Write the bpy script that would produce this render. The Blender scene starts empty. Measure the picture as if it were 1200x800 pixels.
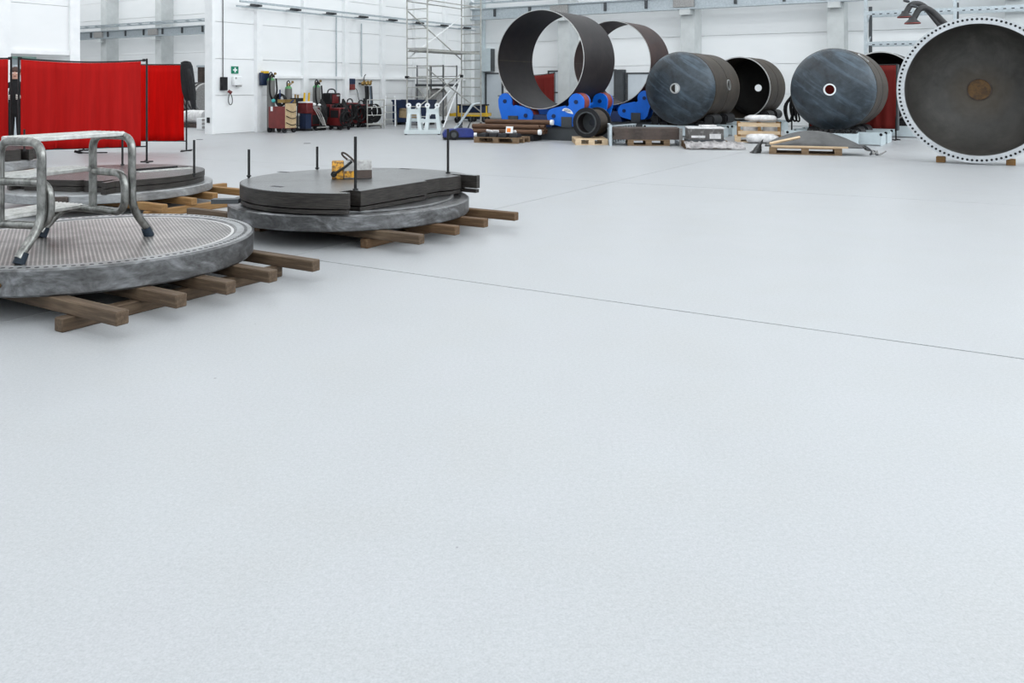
import bpy, bmesh, math, random
from mathutils import Vector, Matrix
random.seed(7)
C = bpy.context.scene.collection
PI = math.pi

# ------------------------------------------------------------------ camera
F, H, HZ = 970.0, 1.4, 102.0            # focal length in px (1200 wide), eye height, horizon row
cam_d = bpy.data.cameras.new('camera')
cam_d.sensor_width = 36.0
cam_d.lens = F / 1200.0 * 36.0
cam_d.shift_y = -(400.0 - HZ) / 1200.0
cam_d.clip_end = 300
cam = bpy.data.objects.new('camera', cam_d)
C.objects.link(cam)
cam.location = (0, 0, H)
cam.rotation_euler = (PI / 2, 0, 0)
bpy.context.scene.camera = cam

# ------------------------------------------------------------------ hall axes
TH = math.radians(31.4)
D1 = Vector((math.sin(TH), math.cos(TH), 0))      # away along the left wall
D2 = Vector((math.cos(TH), -math.sin(TH), 0))     # right along the back wall
ROT = -TH
K = Vector((-1.3, 36.9, 0))                       # corner of left wall and back wall


def hall(u, s, z=0.0):
    """u metres right along the back wall, s metres out from the back wall."""
    p = K + D2 * u - D1 * s
    return Vector((p.x, p.y, z))


def G(px, py, h=0.0):
    y = F * (H - h) / (py - HZ)
    return Vector(((px - 600.0) / F * y, y, h))


# ------------------------------------------------------------------ world, lamps, exposure
sc = bpy.context.scene
sc.view_settings.view_transform = 'Standard'
sc.view_settings.look = 'None'
sc.view_settings.gamma = 1.0
sc.view_settings.use_curve_mapping = False
sc.view_settings.exposure = 0.0
w = bpy.data.worlds.new('world')
sc.world = w
w.use_nodes = True
w.node_tree.nodes['Background'].inputs[0].default_value = (0.85, 0.93, 1.0, 1)
w.node_tree.nodes['Background'].inputs[1].default_value = 0.6


def strip_lamp(u, s, length, width, power):
    d = bpy.data.lights.new('ceiling_lamp', 'AREA')
    d.shape = 'RECTANGLE'
    d.size = length
    d.size_y = width
    d.energy = power
    d.color = (0.95, 0.98, 1.0)
    o = bpy.data.objects.new('ceiling_lamp', d)
    C.objects.link(o)
    o.location = hall(u, s, 9.2)
    o.rotation_euler = (0, 0, ROT)


for s_ in (1.6, 6.5, 11.5, 16, 20.5, 25, 29.5, 34, 38.5):
    strip_lamp(14.8, s_, 28.6, 0.5, 530 if s_ < 12 else 375)
for s_ in (2.5, 8, 14, 20, 26, 33):
    strip_lamp(-17.6, s_, 34, 0.5, 720)



def wall_fill_lamp(loc, rz, length, height, power):
    """out-of-view fill lamp added to brighten the white walls; shines along local -X"""
    d = bpy.data.lights.new('wall_fill_light', 'AREA')
    d.shape = 'RECTANGLE'
    d.size = height
    d.size_y = length
    d.energy = power
    d.color = (0.93, 0.97, 1.0)
    o = bpy.data.objects.new('wall_fill_light', d)
    C.objects.link(o)
    o.location = loc
    o.rotation_euler = (0, PI / 2, rz)


wall_fill_lamp(hall(29.8, 20, 6.6), ROT, 38, 2.6, 2000)  # added fill from the right, lifts the left wall
wall_fill_lamp(hall(12, 41.7, 6.6), ROT - PI / 2, 30, 2.6, 450)  # added fill from behind the camera, lifts the back wall

# ------------------------------------------------------------------ materials


class NT:
    def __init__(self, name):
        self.m = bpy.data.materials.new(name)
        self.m.use_nodes = True
        self.t = self.m.node_tree
        self.b = self.t.nodes['Principled BSDF']

    def n(self, kind, **kw):
        x = self.t.nodes.new(kind)
        for k, v in kw.items():
            setattr(x, k, v)
        return x

    def l(self, a, b):
        self.t.links.new(a, b)

    def math(self, op, a, b=None, c=None):
        x = self.n('ShaderNodeMath', operation=op)
        for i, v in enumerate((a, b, c)):
            if v is None:
                continue
            if isinstance(v, (int, float)):
                x.inputs[i].default_value = v
            else:
                self.l(v, x.inputs[i])
        return x.outputs[0]

    def coord(self, scale=(1, 1, 1), kind='Object'):
        tc = self.n('ShaderNodeTexCoord')
        mp = self.n('ShaderNodeMapping')
        mp.inputs['Scale'].default_value = scale
        self.l(tc.outputs[kind], mp.inputs[0])
        return mp.outputs[0]

    def noise(self, vec, scale, detail=4, rough=0.55, dist=0.0):
        x = self.n('ShaderNodeTexNoise')
        self.l(vec, x.inputs['Vector'])
        x.inputs['Scale'].default_value = scale
        x.inputs['Detail'].default_value = detail
        x.inputs['Roughness'].default_value = rough
        x.inputs['Distortion'].default_value = dist
        return x.outputs['Fac']

    def ramp(self, fac, stops):
        r = self.n('ShaderNodeValToRGB')
        e = r.color_ramp.elements
        while len(e) < len(stops):
            e.new(0.5)
        for i, (p, c) in enumerate(stops):
            e[i].position = p
            e[i].color = (c[0], c[1], c[2], 1)
        self.l(fac, r.inputs[0])
        return r.outputs[0]

    def mix(self, fac, a, b, blend='MIX'):
        x = self.n('ShaderNodeMix', data_type='RGBA', blend_type=blend)
        for i, v in ((0, fac), (6, a), (7, b)):
            if isinstance(v, (int, float)):
                x.inputs[i].default_value = v
            elif isinstance(v, tuple):
                x.inputs[i].default_value = (v[0], v[1], v[2], 1)
            else:
                self.l(v, x.inputs[i])
        return x.outputs[2]

    def bump(self, h, strength, dist=0.01):
        x = self.n('ShaderNodeBump')
        x.inputs['Strength'].default_value = strength
        x.inputs['Distance'].default_value = dist
        self.l(h, x.inputs['Height'])
        self.l(x.outputs[0], self.b.inputs['Normal'])

    def set(self, col=None, rough=None, metal=None, spec=None):
        for k, v in (('Base Color', col), ('Roughness', rough), ('Metallic', metal), ('Specular IOR Level', spec)):
            if v is None:
                continue
            if isinstance(v, (int, float)):
                self.b.inputs[k].default_value = v
            elif isinstance(v, tuple):
                self.b.inputs[k].default_value = (v[0], v[1], v[2], 1)
            else:
                self.l(v, self.b.inputs[k])
        return self.m


def mat(name, c1, c2=None, rough=0.5, metal=0.0, scale=4.0, stretch=(1, 1, 1), bump=0.0, detail=4, lo=0.35, hi=0.65, dist=0.0, spec=0.5):
    t = NT(name)
    if c2 is None:
        c2 = tuple(min(1, x * 0.82) for x in c1)
    f = t.noise(t.coord(stretch), scale, detail, 0.6, dist)
    col = t.ramp(f, [(lo, c2), (hi, c1)])
    t.set(col, rough, metal, spec)
    if bump:
        t.bump(f, bump)
    return t.m


M = {}
M['white_wall'] = mat('white wall panel', (0.87, 0.885, 0.89), (0.84, 0.86, 0.865), 0.55, scale=0.7, stretch=(1, 1, 3))
M['wall_core'] = mat('wall joint grey', (0.80, 0.81, 0.82), rough=0.8)
M['concrete_col'] = mat('pale concrete', (0.64, 0.665, 0.665), (0.55, 0.575, 0.575), 0.8, scale=2.0, bump=0.1)
M['galv'] = mat('galvanised steel', (0.50, 0.55, 0.58), (0.40, 0.45, 0.48), 0.45, 0.5, scale=14)
M['dark_grey'] = mat('dark grey paint', (0.054, 0.06, 0.066), rough=0.5)
M['black'] = mat('black plastic', (0.02, 0.02, 0.022), (0.012, 0.012, 0.014), 0.5, spec=0.2)
M['black_metal'] = mat('black steel tube', (0.03, 0.03, 0.032), (0.02, 0.02, 0.02), 0.45, 0.3, spec=0.2)
M['rubber'] = mat('blue black rubber', (0.02, 0.03, 0.045), (0.012, 0.018, 0.025), 0.6, scale=20, spec=0.2)
M['alu'] = mat('worn aluminium', (0.2736, 0.2736, 0.2592), (0.0936, 0.0936, 0.08784), 0.3, 0.9, scale=26, stretch=(1, 1, 0.5), bump=0.05, lo=0.3, hi=0.6)
M['alu_tread'] = mat('ribbed aluminium tread', (0.72, 0.72, 0.70), (0.5, 0.5, 0.48), 0.32, 0.85, scale=18)
M['scaffold'] = mat('scaffold tube', (0.50, 0.50, 0.47), (0.33, 0.33, 0.31), 0.45, 0.5, scale=6)
M['white_paint'] = mat('white paint', (0.88, 0.895, 0.90), (0.82, 0.84, 0.85), 0.4)
M['pale_blue_grey'] = mat('pale blue grey paint', (0.60, 0.68, 0.71), (0.52, 0.60, 0.63), 0.45)
M['door_grey'] = mat('pale door paint', (0.62, 0.67, 0.71), (0.58, 0.63, 0.67), 0.5)
M['blue_paint'] = mat('bright blue paint', (0.003, 0.155, 0.74), (0.002, 0.13, 0.64), 0.4, scale=3)
M['blue_dark'] = mat('deep blue paint', (0.0014, 0.021, 0.098), (0.00105, 0.0154, 0.077), 0.45)
M['navy'] = mat('navy plastic', (0.0052, 0.0195, 0.065), (0.00325, 0.013, 0.0455), 0.5)
M['red_rubber'] = mat('red brown roller rubber', (0.26, 0.045, 0.035), (0.18, 0.03, 0.025), 0.6)
M['red_paint'] = mat('red machine paint', (0.15, 0.009, 0.010), (0.085, 0.006, 0.007), 0.4)
M['red_dull'] = mat('dull red paint', (0.198, 0.027, 0.0225), (0.144, 0.0198, 0.018), 0.5)
M['yellow'] = mat('yellow paint', (0.75, 0.48, 0.02), (0.6, 0.36, 0.02), 0.5)
M['amber'] = mat('scraped amber paint', (0.62, 0.30, 0.02), (0.16, 0.08, 0.02), 0.5, scale=30, lo=0.42, hi=0.55)
M['grey_paint'] = mat('scuffed grey paint', (0.40, 0.40, 0.39), (0.26, 0.25, 0.245), 0.45, 0.2, scale=24)
M['cyl_grey'] = mat('gas cylinder grey', (0.1575, 0.1575, 0.15), (0.1275, 0.1275, 0.1237), 0.45)
M['green'] = mat('green paint', (0.10, 0.34, 0.13), (0.08, 0.27, 0.10), 0.45)
M['sign_green'] = mat('sign green', (0.0, 0.20, 0.11), (0.0, 0.18, 0.1), 0.5)
M['brass'] = mat('brass fittings', (0.42, 0.28, 0.10), (0.3, 0.19, 0.07), 0.35, 0.8)
M['card'] = mat('tan cardboard', (0.56, 0.42, 0.25), (0.44, 0.32, 0.18), 0.8, scale=12)
M['plastic_wrap'] = mat('white plastic film', (0.78, 0.77, 0.77), (0.55, 0.54, 0.54), 0.3, scale=9, bump=0.5)
M['film_grey'] = mat('dusty plastic film', (0.48, 0.46, 0.46), (0.16, 0.15, 0.15), 0.35, scale=7, bump=0.4)
M['orange'] = mat('orange print', (0.85, 0.22, 0.01), (0.85, 0.22, 0.01), 0.5)
M['teal'] = mat('teal plastic', (0.05, 0.42, 0.42), rough=0.4)
M['skin'] = mat('skin', (0.60, 0.36, 0.27), (0.55, 0.32, 0.24), 0.5)
M['hair'] = mat('brown hair', (0.07, 0.03, 0.02), (0.04, 0.02, 0.012), 0.6, scale=60)
M['cloth_black'] = mat('black work cloth', (0.0108, 0.0114, 0.0132), (0.006, 0.0066, 0.0078), 0.9, scale=14, bump=0.2)
M['glove'] = mat('white leather glove', (0.7, 0.66, 0.6), rough=0.7)
M['plate_side'] = mat('layered steel edge', (0.0561, 0.04884, 0.04356), (0.0198, 0.01782, 0.0165), 0.5, 0.5, scale=5, stretch=(1.5, 1.5, 30), bump=0.25)
M['steel_edge'] = mat('bare cut steel', (0.62, 0.62, 0.61), (0.5, 0.5, 0.49), 0.35, 0.8)
M['rust_pipe'] = mat('rusty brown pipe', (0.1445, 0.0748, 0.0408), (0.07225, 0.0374, 0.02295), 0.7, 0.2, scale=5, stretch=(0.5, 3, 3))
M['rust_beam'] = mat('brown steel section', (0.09, 0.066, 0.05625), (0.04875, 0.0375, 0.03225), 0.65, 0.3, scale=5)
M['cable'] = mat('black cable', (0.015, 0.015, 0.016), rough=0.5, spec=0.2)
M['sheet_grey'] = mat('bent grey sheet', (0.0975, 0.0975, 0.0975), (0.06, 0.06, 0.06), 0.5, 0.5, scale=4)
M['dark_brown'] = mat('dark shrink wrap', (0.0825, 0.075, 0.07125), (0.225, 0.2175, 0.2137), 0.35, scale=10, lo=0.3, hi=0.5, bump=0.2)
M['duct'] = mat('dark grey flexible hose', (0.0245, 0.0245, 0.0259), (0.0175, 0.0175, 0.0189), 0.6)
M['joint'] = mat('dark floor joint', (0.10, 0.10, 0.105), rough=0.9)


def wood(name, c1, c2, c3):
    t = NT(name)
    v = t.coord((1.2, 16, 16))
    f = t.noise(v, 3.0, 6, 0.65, 0.4)
    k = t.noise(t.coord((1, 1, 1)), 2.2, 3, 0.5)
    col = t.ramp(f, [(0.25, c2), (0.5, c1), (0.75, c3)])
    col = t.mix(t.math('MULTIPLY', k, 0.55), col, c2)
    t.set(col, 0.75)
    t.bump(f, 0.25)
    return t.m


M['wood_old'] = wood('weathered timber', (0.0972, 0.0612, 0.03456), (0.036, 0.0216, 0.01152), (0.18, 0.126, 0.0792))
M['wood_brown'] = wood('brown timber', (0.1209, 0.0663, 0.02964), (0.0546, 0.02808, 0.01248), (0.195, 0.1209, 0.0624))
M['wood_new'] = wood('fresh yellow timber', (0.2805, 0.153, 0.051), (0.17, 0.08075, 0.0255), (0.3825, 0.238, 0.102))
M['wood_pallet'] = wood('pallet wood', (0.204, 0.1318, 0.07225), (0.0935, 0.0561, 0.0289), (0.306, 0.2167, 0.1318))
M['wood_pale'] = wood('pale batten', (0.66, 0.50, 0.33), (0.5, 0.36, 0.22), (0.76, 0.62, 0.45))


def floor_mat():
    t = NT('pale sealed concrete')
    v = t.coord()
    cloud = t.noise(v, 0.9, 4, 0.55, 0.4)
    hue = t.noise(v, 1.7, 3, 0.5, 0.3)
    cl2 = t.noise(v, 4.5, 4, 0.6)
    fine = t.noise(v, 150, 2, 0.6)
    mid = t.noise(v, 60, 3, 0.6)
    speck = t.noise(v, 22, 1, 0.4)
    base = t.ramp(cloud, [(0.32, (0.358, 0.366, 0.376)), (0.5, (0.389, 0.398, 0.408)), (0.68, (0.416, 0.429, 0.443))])
    base = t.mix(0.45, base, t.ramp(hue, [(0.34, (0.376, 0.372, 0.363)), (0.5, (0.389, 0.398, 0.408)), (0.68, (0.409, 0.404, 0.426))]))
    base = t.mix(0.25, base, t.ramp(cl2, [(0.3, (0.345, 0.350, 0.359)), (0.7, (0.434, 0.445, 0.458))]))
    base = t.mix(0.34, base, t.ramp(fine, [(0.3, (0.266, 0.273, 0.281)), (0.7, (0.513, 0.523, 0.536))]))
    base = t.mix(0.22, base, t.ramp(mid, [(0.3, (0.283, 0.291, 0.300)), (0.7, (0.496, 0.506, 0.519))]))
    dots = t.ramp(speck, [(0.15, (1, 1, 1)), (0.165, (0, 0, 0))])
    base = t.mix(dots, base, (0.25, 0.25, 0.26))
    t.set(base, t.math('MULTIPLY_ADD', cl2, 0.12, 0.34), 0.0, 0.38)
    t.bump(fine, 0.06, 0.002)
    return t.m


M['floor'] = floor_mat()


def perforated(name, pitch, hole, plate, plate2, rough, rot=0.0, inner=None, border=None, metal=0.8):
    """steel sheet drilled in a triangular pattern; outside radius `inner` it stays solid"""
    t = NT(name)
    tc = t.n('ShaderNodeTexCoord')
    mp = t.n('ShaderNodeMapping')
    mp.inputs['Rotation'].default_value = (0, 0, rot)
    t.l(tc.outputs['Object'], mp.inputs[0])
    sx = t.n('ShaderNodeSeparateXYZ')
    t.l(mp.outputs[0], sx.inputs[0])
    v = t.math('DIVIDE', sx.outputs[1], pitch * 0.866)
    row = t.math('FLOOR', v)
    odd = t.math('MULTIPLY', t.math('FLOORED_MODULO', row, 2.0), 0.5)
    u = t.math('ADD', t.math('DIVIDE', sx.outputs[0], pitch), odd)
    du = t.math('SUBTRACT', t.math('FRACT', u), 0.5)
    dv = t.math('MULTIPLY', t.math('SUBTRACT', t.math('FRACT', v), 0.5), 0.866)
    d = t.math('SQRT', t.math('ADD', t.math('MULTIPLY', du, du), t.math('MULTIPLY', dv, dv)))
    hm = t.n('ShaderNodeMapRange')
    hm.inputs[1].default_value = hole - 0.05
    hm.inputs[2].default_value = hole + 0.03
    t.l(d, hm.inputs[0])
    solid = hm.outputs[0]
    n1 = t.noise(mp.outputs[0], 2.4, 5, 0.6, 0.5)
    n2 = t.noise(mp.outputs[0], 30, 3, 0.6)
    col = t.ramp(n1, [(0.3, plate2), (0.68, plate)])
    col = t.mix(0.3, col, t.ramp(n2, [(0.3, plate2), (0.7, plate)]))
    if inner:
        sq = t.math('SQRT', t.math('ADD', t.math('MULTIPLY', sx.outputs[0], sx.outputs[0]), t.math('MULTIPLY', sx.outputs[1], sx.outputs[1])))
        out = t.math('GREATER_THAN', sq, inner)
        solid = t.math('MAXIMUM', solid, out)
        col = t.mix(out, col, border)
    c = t.mix(solid, (0.012, 0.011, 0.011), col)
    t.set(c, t.math('MULTIPLY_ADD', n2, 0.15, rough), t.math('MULTIPLY', solid, metal))
    t.bump(solid, 0.6, 0.004)
    return t.m


M['perf_light'] = perforated('perforated bright steel', 0.0285, 0.34, (0.56, 0.53, 0.51), (0.16, 0.145, 0.137), 0.32, 0.517, 0.93, (0.62, 0.61, 0.60))
M['perf_dark'] = perforated('perforated dark steel', 0.026, 0.27, (0.288, 0.292, 0.296), (0.168, 0.1696, 0.172), 0.26, 0.5)
M['perf_mid'] = perforated('perforated grey steel', 0.030, 0.33, (0.105, 0.0959, 0.0959), (0.0595, 0.056, 0.056), 0.28, 0.2)


def machined(name, c1, c2, c3, rough=0.42, metal=0.75):
    t = NT(name)
    v = t.coord((1, 1, 2.2))
    a = t.noise(v, 2.6, 6, 0.62, 2.2)
    b = t.noise(v, 14, 4, 0.6, 0.4)
    col = t.ramp(a, [(0.28, c2), (0.5, c1), (0.7, c3)])
    col = t.mix(0.3, col, t.ramp(b, [(0.3, c2), (0.7, c3)]))
    t.set(col, rough, metal)
    t.bump(b, 0.08)
    return t.m


M['rim_steel'] = machined('scuffed machined steel rim', (0.1107, 0.1107, 0.1107), (0.04264, 0.041, 0.04018), (0.2952, 0.2993, 0.3116))
M['rim_pale'] = machined('pale machined steel rim', (0.30, 0.305, 0.31), (0.17, 0.165, 0.16), (0.46, 0.47, 0.48))
M['flange'] = machined('flange steel', (0.50, 0.52, 0.54), (0.40, 0.41, 0.42), (0.60, 0.62, 0.64), 0.45, 0.5)


def millscale(name, c1, c2, c3, rough=0.58, metal=0.0, streak=(1, 1, 1)):
    t = NT(name)
    v = t.coord(streak)
    a = t.noise(v, 1.3, 6, 0.6, 0.8)
    b = t.noise(v, 8, 4, 0.6)
    col = t.ramp(a, [(0.3, c2), (0.52, c1), (0.72, c3)])
    col = t.mix(0.25, col, t.ramp(b, [(0.3, c2), (0.7, c3)]))
    t.set(col, rough, metal, 0.3)
    return t.m


M['pipe_dark'] = millscale('dark mill scale', (0.01904, 0.01496, 0.01632), (0.0102, 0.00884, 0.00986), (0.03128, 0.02448, 0.02448))
M['pipe_brown'] = millscale('brown mill scale', (0.04125, 0.02175, 0.02025), (0.0225, 0.01425, 0.01425), (0.06, 0.033, 0.0285))
M['shell_brown'] = millscale('brown grey shell steel', (0.045, 0.03525, 0.02775), (0.02475, 0.02025, 0.01725), (0.07875, 0.06, 0.04125))

def head_mat():
    t = NT('blue grey scale on dished head')
    tc = t.n('ShaderNodeTexCoord')
    mp = t.n('ShaderNodeMapping')
    m0 = t.n('ShaderNodeMapping')
    m0.inputs['Rotation'].default_value = (0, math.radians(-36), 0)
    t.l(tc.outputs['Object'], m0.inputs[0])
    mp.inputs['Scale'].default_value = (0.35, 1.0, 2.6)
    t.l(m0.outputs[0], mp.inputs[0])
    st = t.noise(mp.outputs[0], 1.7, 5, 0.62, 0.5)
    a = t.noise(tc.outputs['Object'], 1.4, 6, 0.62, 0.8)
    b = t.noise(tc.outputs['Object'], 7, 5, 0.65)
    col = t.ramp(a, [(0.3, (0.01248, 0.01482, 0.01872)), (0.5, (0.02652, 0.03744, 0.04836)), (0.70, (0.0585, 0.0819, 0.1053))])
    s2 = t.ramp(st, [(0.50, (0, 0, 0)), (0.66, (1, 1, 1))])
    col = t.mix(t.math('MULTIPLY', s2, 0.75), col, (0.1053, 0.156, 0.2067))
    s3 = t.ramp(st, [(0.30, (1, 1, 1)), (0.42, (0, 0, 0))])
    col = t.mix(t.math('MULTIPLY', s3, 0.5), col, (0.02652, 0.01716, 0.01716))
    col = t.mix(0.25, col, t.ramp(b, [(0.3, (0.01404, 0.0156, 0.01872)), (0.7, (0.0936, 0.1131, 0.1326))]))
    t.set(col, 0.42, 0.1, 0.45)
    return t.m


M['head_blue'] = head_mat()
M['inner_dark'] = millscale('vessel inside', (0.02, 0.018, 0.017), (0.012, 0.0115, 0.011), (0.035, 0.032, 0.03))


def bowl_mat():
    t = NT('grey bowl with rusty centre')
    tc = t.n('ShaderNodeTexCoord')
    sx = t.n('ShaderNodeSeparateXYZ')
    t.l(tc.outputs['Object'], sx.inputs[0])
    r = t.math('SQRT', t.math('ADD', t.math('MULTIPLY', sx.outputs[0], sx.outputs[0]), t.math('MULTIPLY', sx.outputs[2], sx.outputs[2])))
    a = t.noise(tc.outputs['Object'], 1.6, 6, 0.62, 0.6)
    b = t.noise(tc.outputs['Object'], 7, 5, 0.6, 0.3)
    col = t.ramp(a, [(0.3, (0.035, 0.0322, 0.0294)), (0.5, (0.0504, 0.0469, 0.0427)), (0.72, (0.091, 0.0854, 0.077))])
    col = t.mix(0.3, col, t.ramp(b, [(0.3, (0.0294, 0.0273, 0.0252)), (0.7, (0.0875, 0.0819, 0.0735))]))
    rr = t.math('MULTIPLY_ADD', t.math('SUBTRACT', a, 0.5), 0.5, r)
    stain = t.ramp(rr, [(0.2, (0.385, 0.385, 0.385)), (0.62, (0, 0, 0))])
    col = t.mix(stain, col, (0.084, 0.0546, 0.021))
    t.set(col, 0.55, 0.2)
    return t.m


M['bowl'] = bowl_mat()
M['rust_disc'] = mat('rusty centre plate', (0.1275, 0.06375, 0.015), (0.05625, 0.0285, 0.0105), 0.6, 0.2, scale=12)


def curtain_mat(name, c, trans):
    t = NT(name)
    f = t.noise(t.coord((9, 9, 0.6)), 2.0, 3, 0.5)
    col = t.ramp(f, [(0.3, tuple(x * 0.82 for x in c)), (0.7, c)])
    t.set(col, 0.6, 0.0, 0.12)
    tr = t.n('ShaderNodeBsdfTranslucent')
    t.l(col, tr.inputs[0])
    mx = t.n('ShaderNodeMixShader')
    mx.inputs[0].default_value = trans
    t.l(t.b.outputs[0], mx.inputs[1])
    t.l(tr.outputs[0], mx.inputs[2])
    t.l(mx.outputs[0], t.t.nodes['Material Output'].inputs[0])
    return t.m


M['curtain'] = curtain_mat('red welding curtain', (0.52, 0.009, 0.008), 0.25)
M['curtain_backlit'] = curtain_mat('backlit red welding curtain', (0.72, 0.004, 0.002), 0.45)  # backlight is put into the colour: brighter, more translucent red
M['curtain_dark'] = curtain_mat('dark red welding curtain', (0.17, 0.018, 0.015), 0.15)


# ------------------------------------------------------------------ mesh helpers
class MB:
    def __init__(self):
        self.v, self.f = [], []

    def add(self, vs, fs, mx=None):
        o = len(self.v)
        self.v += [tuple(mx @ Vector(p)) if mx else tuple(p) for p in vs]
        self.f += [tuple(o + i for i in f) for f in fs]
        return self

    def box(self, c, s, rz=0.0, ry=0.0, rx=0.0):
        x, y, z = s[0] / 2, s[1] / 2, s[2] / 2
        vs = [(-x, -y, -z), (x, -y, -z), (x, y, -z), (-x, y, -z), (-x, -y, z), (x, -y, z), (x, y, z), (-x, y, z)]
        fs = [(0, 3, 2, 1), (4, 5, 6, 7), (0, 1, 5, 4), (1, 2, 6, 5), (2, 3, 7, 6), (3, 0, 4, 7)]
        mx = Matrix.Translation(c) @ Matrix.Rotation(rz, 4, 'Z') @ Matrix.Rotation(ry, 4, 'Y') @ Matrix.Rotation(rx, 4, 'X')
        return self.add(vs, fs, mx)

    def bx(self, x0, x1, y0, y1, z0, z1):
        return self.box(((x0 + x1) / 2, (y0 + y1) / 2, (z0 + z1) / 2), (abs(x1 - x0), abs(y1 - y0), abs(z1 - z0)))

    def cyl(self, a, b, r, n=14, r2=None, cap=True):
        a, b = Vector(a), Vector(b)
        d = (b - a)
        q = d.to_track_quat('Z', 'Y').to_matrix().to_4x4()
        r2 = r if r2 is None else r2
        vs = []
        for k, (p, rr) in enumerate(((a, r), (b, r2))):
            for i in range(n):
                t = 2 * PI * i / n
                vs.append(p + q.to_3x3() @ Vector((rr * math.cos(t), rr * math.sin(t), 0)))
        fs = [(i, (i + 1) % n, n + (i + 1) % n, n + i) for i in range(n)]
        if cap:
            fs += [tuple(range(n))[::-1], tuple(range(n, 2 * n))]
        return self.add(vs, fs)

    def tube(self, pts, r, n=8, fillet=0.0, steps=4, closed=False):
        P = [Vector(p) for p in pts]
        if fillet > 0 and len(P) > 2:
            Q = [P[0]]
            for i in range(1, len(P) - 1):
                a, b, c = P[i - 1], P[i], P[i + 1]
                fa = min(fillet, (a - b).length * 0.49)
                fc = min(fillet, (c - b).length * 0.49)
                s_, e_ = b + (a - b).normalized() * fa, b + (c - b).normalized() * fc
                for k in range(steps + 1):
                    t = k / steps
                    Q.append(s_ * (1 - t) ** 2 + b * 2 * t * (1 - t) + e_ * t * t)
            Q.append(P[-1])
            P = Q
        m = len(P)
        T = []
        for i in range(m):
            if closed:
                T.append((P[(i + 1) % m] - P[i - 1]).normalized())
            else:
                T.append((P[min(i + 1, m - 1)] - P[max(i - 1, 0)]).normalized())
        up = Vector((0, 0, 1)) if abs(T[0].z) < 0.9 else Vector((1, 0, 0))
        nrm = (up - T[0] * up.dot(T[0])).normalized()
        vs = []
        for i in range(m):
            nrm = (nrm - T[i] * nrm.dot(T[i]))
            nrm = nrm.normalized() if nrm.length > 1e-6 else T[i].orthogonal().normalized()
            bn = T[i].cross(nrm)
            rr = r[min(i, len(r) - 1)] if isinstance(r, (list, tuple)) else r
            for k in range(n):
                t = 2 * PI * k / n
                vs.append(P[i] + nrm * rr * math.cos(t) + bn * rr * math.sin(t))
        fs = []
        for i in range(m if closed else m - 1):
            j = (i + 1) % m
            for k in range(n):
                fs.append((i * n + k, i * n + (k + 1) % n, j * n + (k + 1) % n, j * n + k))
        if not closed:
            fs += [tuple(range(n))[::-1], tuple(range((m - 1) * n, m * n))]
        return self.add(vs, fs)

    def lathe(self, prof, n=48, mx=None, closed=False):
        """profile of (r, z) turned round Z"""
        vs, m = [], len(prof)
        for (r, z) in prof:
            for i in range(n):
                t = 2 * PI * i / n
                vs.append((r * math.cos(t), r * math.sin(t), z))
        fs = []
        for j in range(m if closed else m - 1):
            k = (j + 1) % m
            for i in range(n):
                fs.append((j * n + i, j * n + (i + 1) % n, k * n + (i + 1) % n, k * n + i))
        if not closed:
            if prof[0][0] > 1e-6:
                pass
        return self.add(vs, fs, mx)

    def prism(self, poly, z0, z1, mx=None):
        n = len(poly)
        vs = [(p[0], p[1], z0) for p in poly] + [(p[0], p[1], z1) for p in poly]
        fs = [(i, (i + 1) % n, n + (i + 1) % n, n + i) for i in range(n)]
        fs += [tuple(range(n))[::-1], tuple(range(n, 2 * n))]
        return self.add(vs, fs, mx)

    def ball(self, c, r, nu=12, nv=8):
        if isinstance(r, (int, float)):
            r = (r, r, r)
        vs = [(0, 0, -1)]
        for j in range(1, nv):
            a = -PI / 2 + PI * j / nv
            for i in range(nu):
                t = 2 * PI * i / nu
                vs.append((math.cos(a) * math.cos(t), math.cos(a) * math.sin(t), math.sin(a)))
        vs.append((0, 0, 1))
        fs = [(0, 1 + (i + 1) % nu, 1 + i) for i in range(nu)]
        for j in range(nv - 2):
            for i in range(nu):
                fs.append((1 + j * nu + i, 1 + j * nu + (i + 1) % nu, 1 + (j + 1) * nu + (i + 1) % nu, 1 + (j + 1) * nu + i))
        o = 1 + (nv - 2) * nu
        fs += [(o + i, o + (i + 1) % nu, len(vs) - 1) for i in range(nu)]
        vs = [(c[0] + p[0] * r[0], c[1] + p[1] * r[1], c[2] + p[2] * r[2]) for p in vs]
        return self.add(vs, fs)

    def loft(self, rings, cap=True):
        n, m = len(rings[0]), len(rings)
        vs = [p for r in rings for p in r]
        fs = []
        for j in range(m - 1):
            for i in range(n):
                fs.append((j * n + i, j * n + (i + 1) % n, (j + 1) * n + (i + 1) % n, (j + 1) * n + i))
        if cap:
            fs += [tuple(range(n))[::-1], tuple(range((m - 1) * n, m * n))]
        return self.add(vs, fs)

    def sheet(self, rows, thick=0.0):
        """grid of points; given thickness by solidify-like offset along y if thick"""
        m, n = len(rows), len(rows[0])
        vs = [p for r in rows for p in r]
        fs = []
        for j in range(m - 1):
            for i in range(n - 1):
                fs.append((j * n + i, j * n + i + 1, (j + 1) * n + i + 1, (j + 1) * n + i))
        return self.add(vs, fs)


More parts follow.
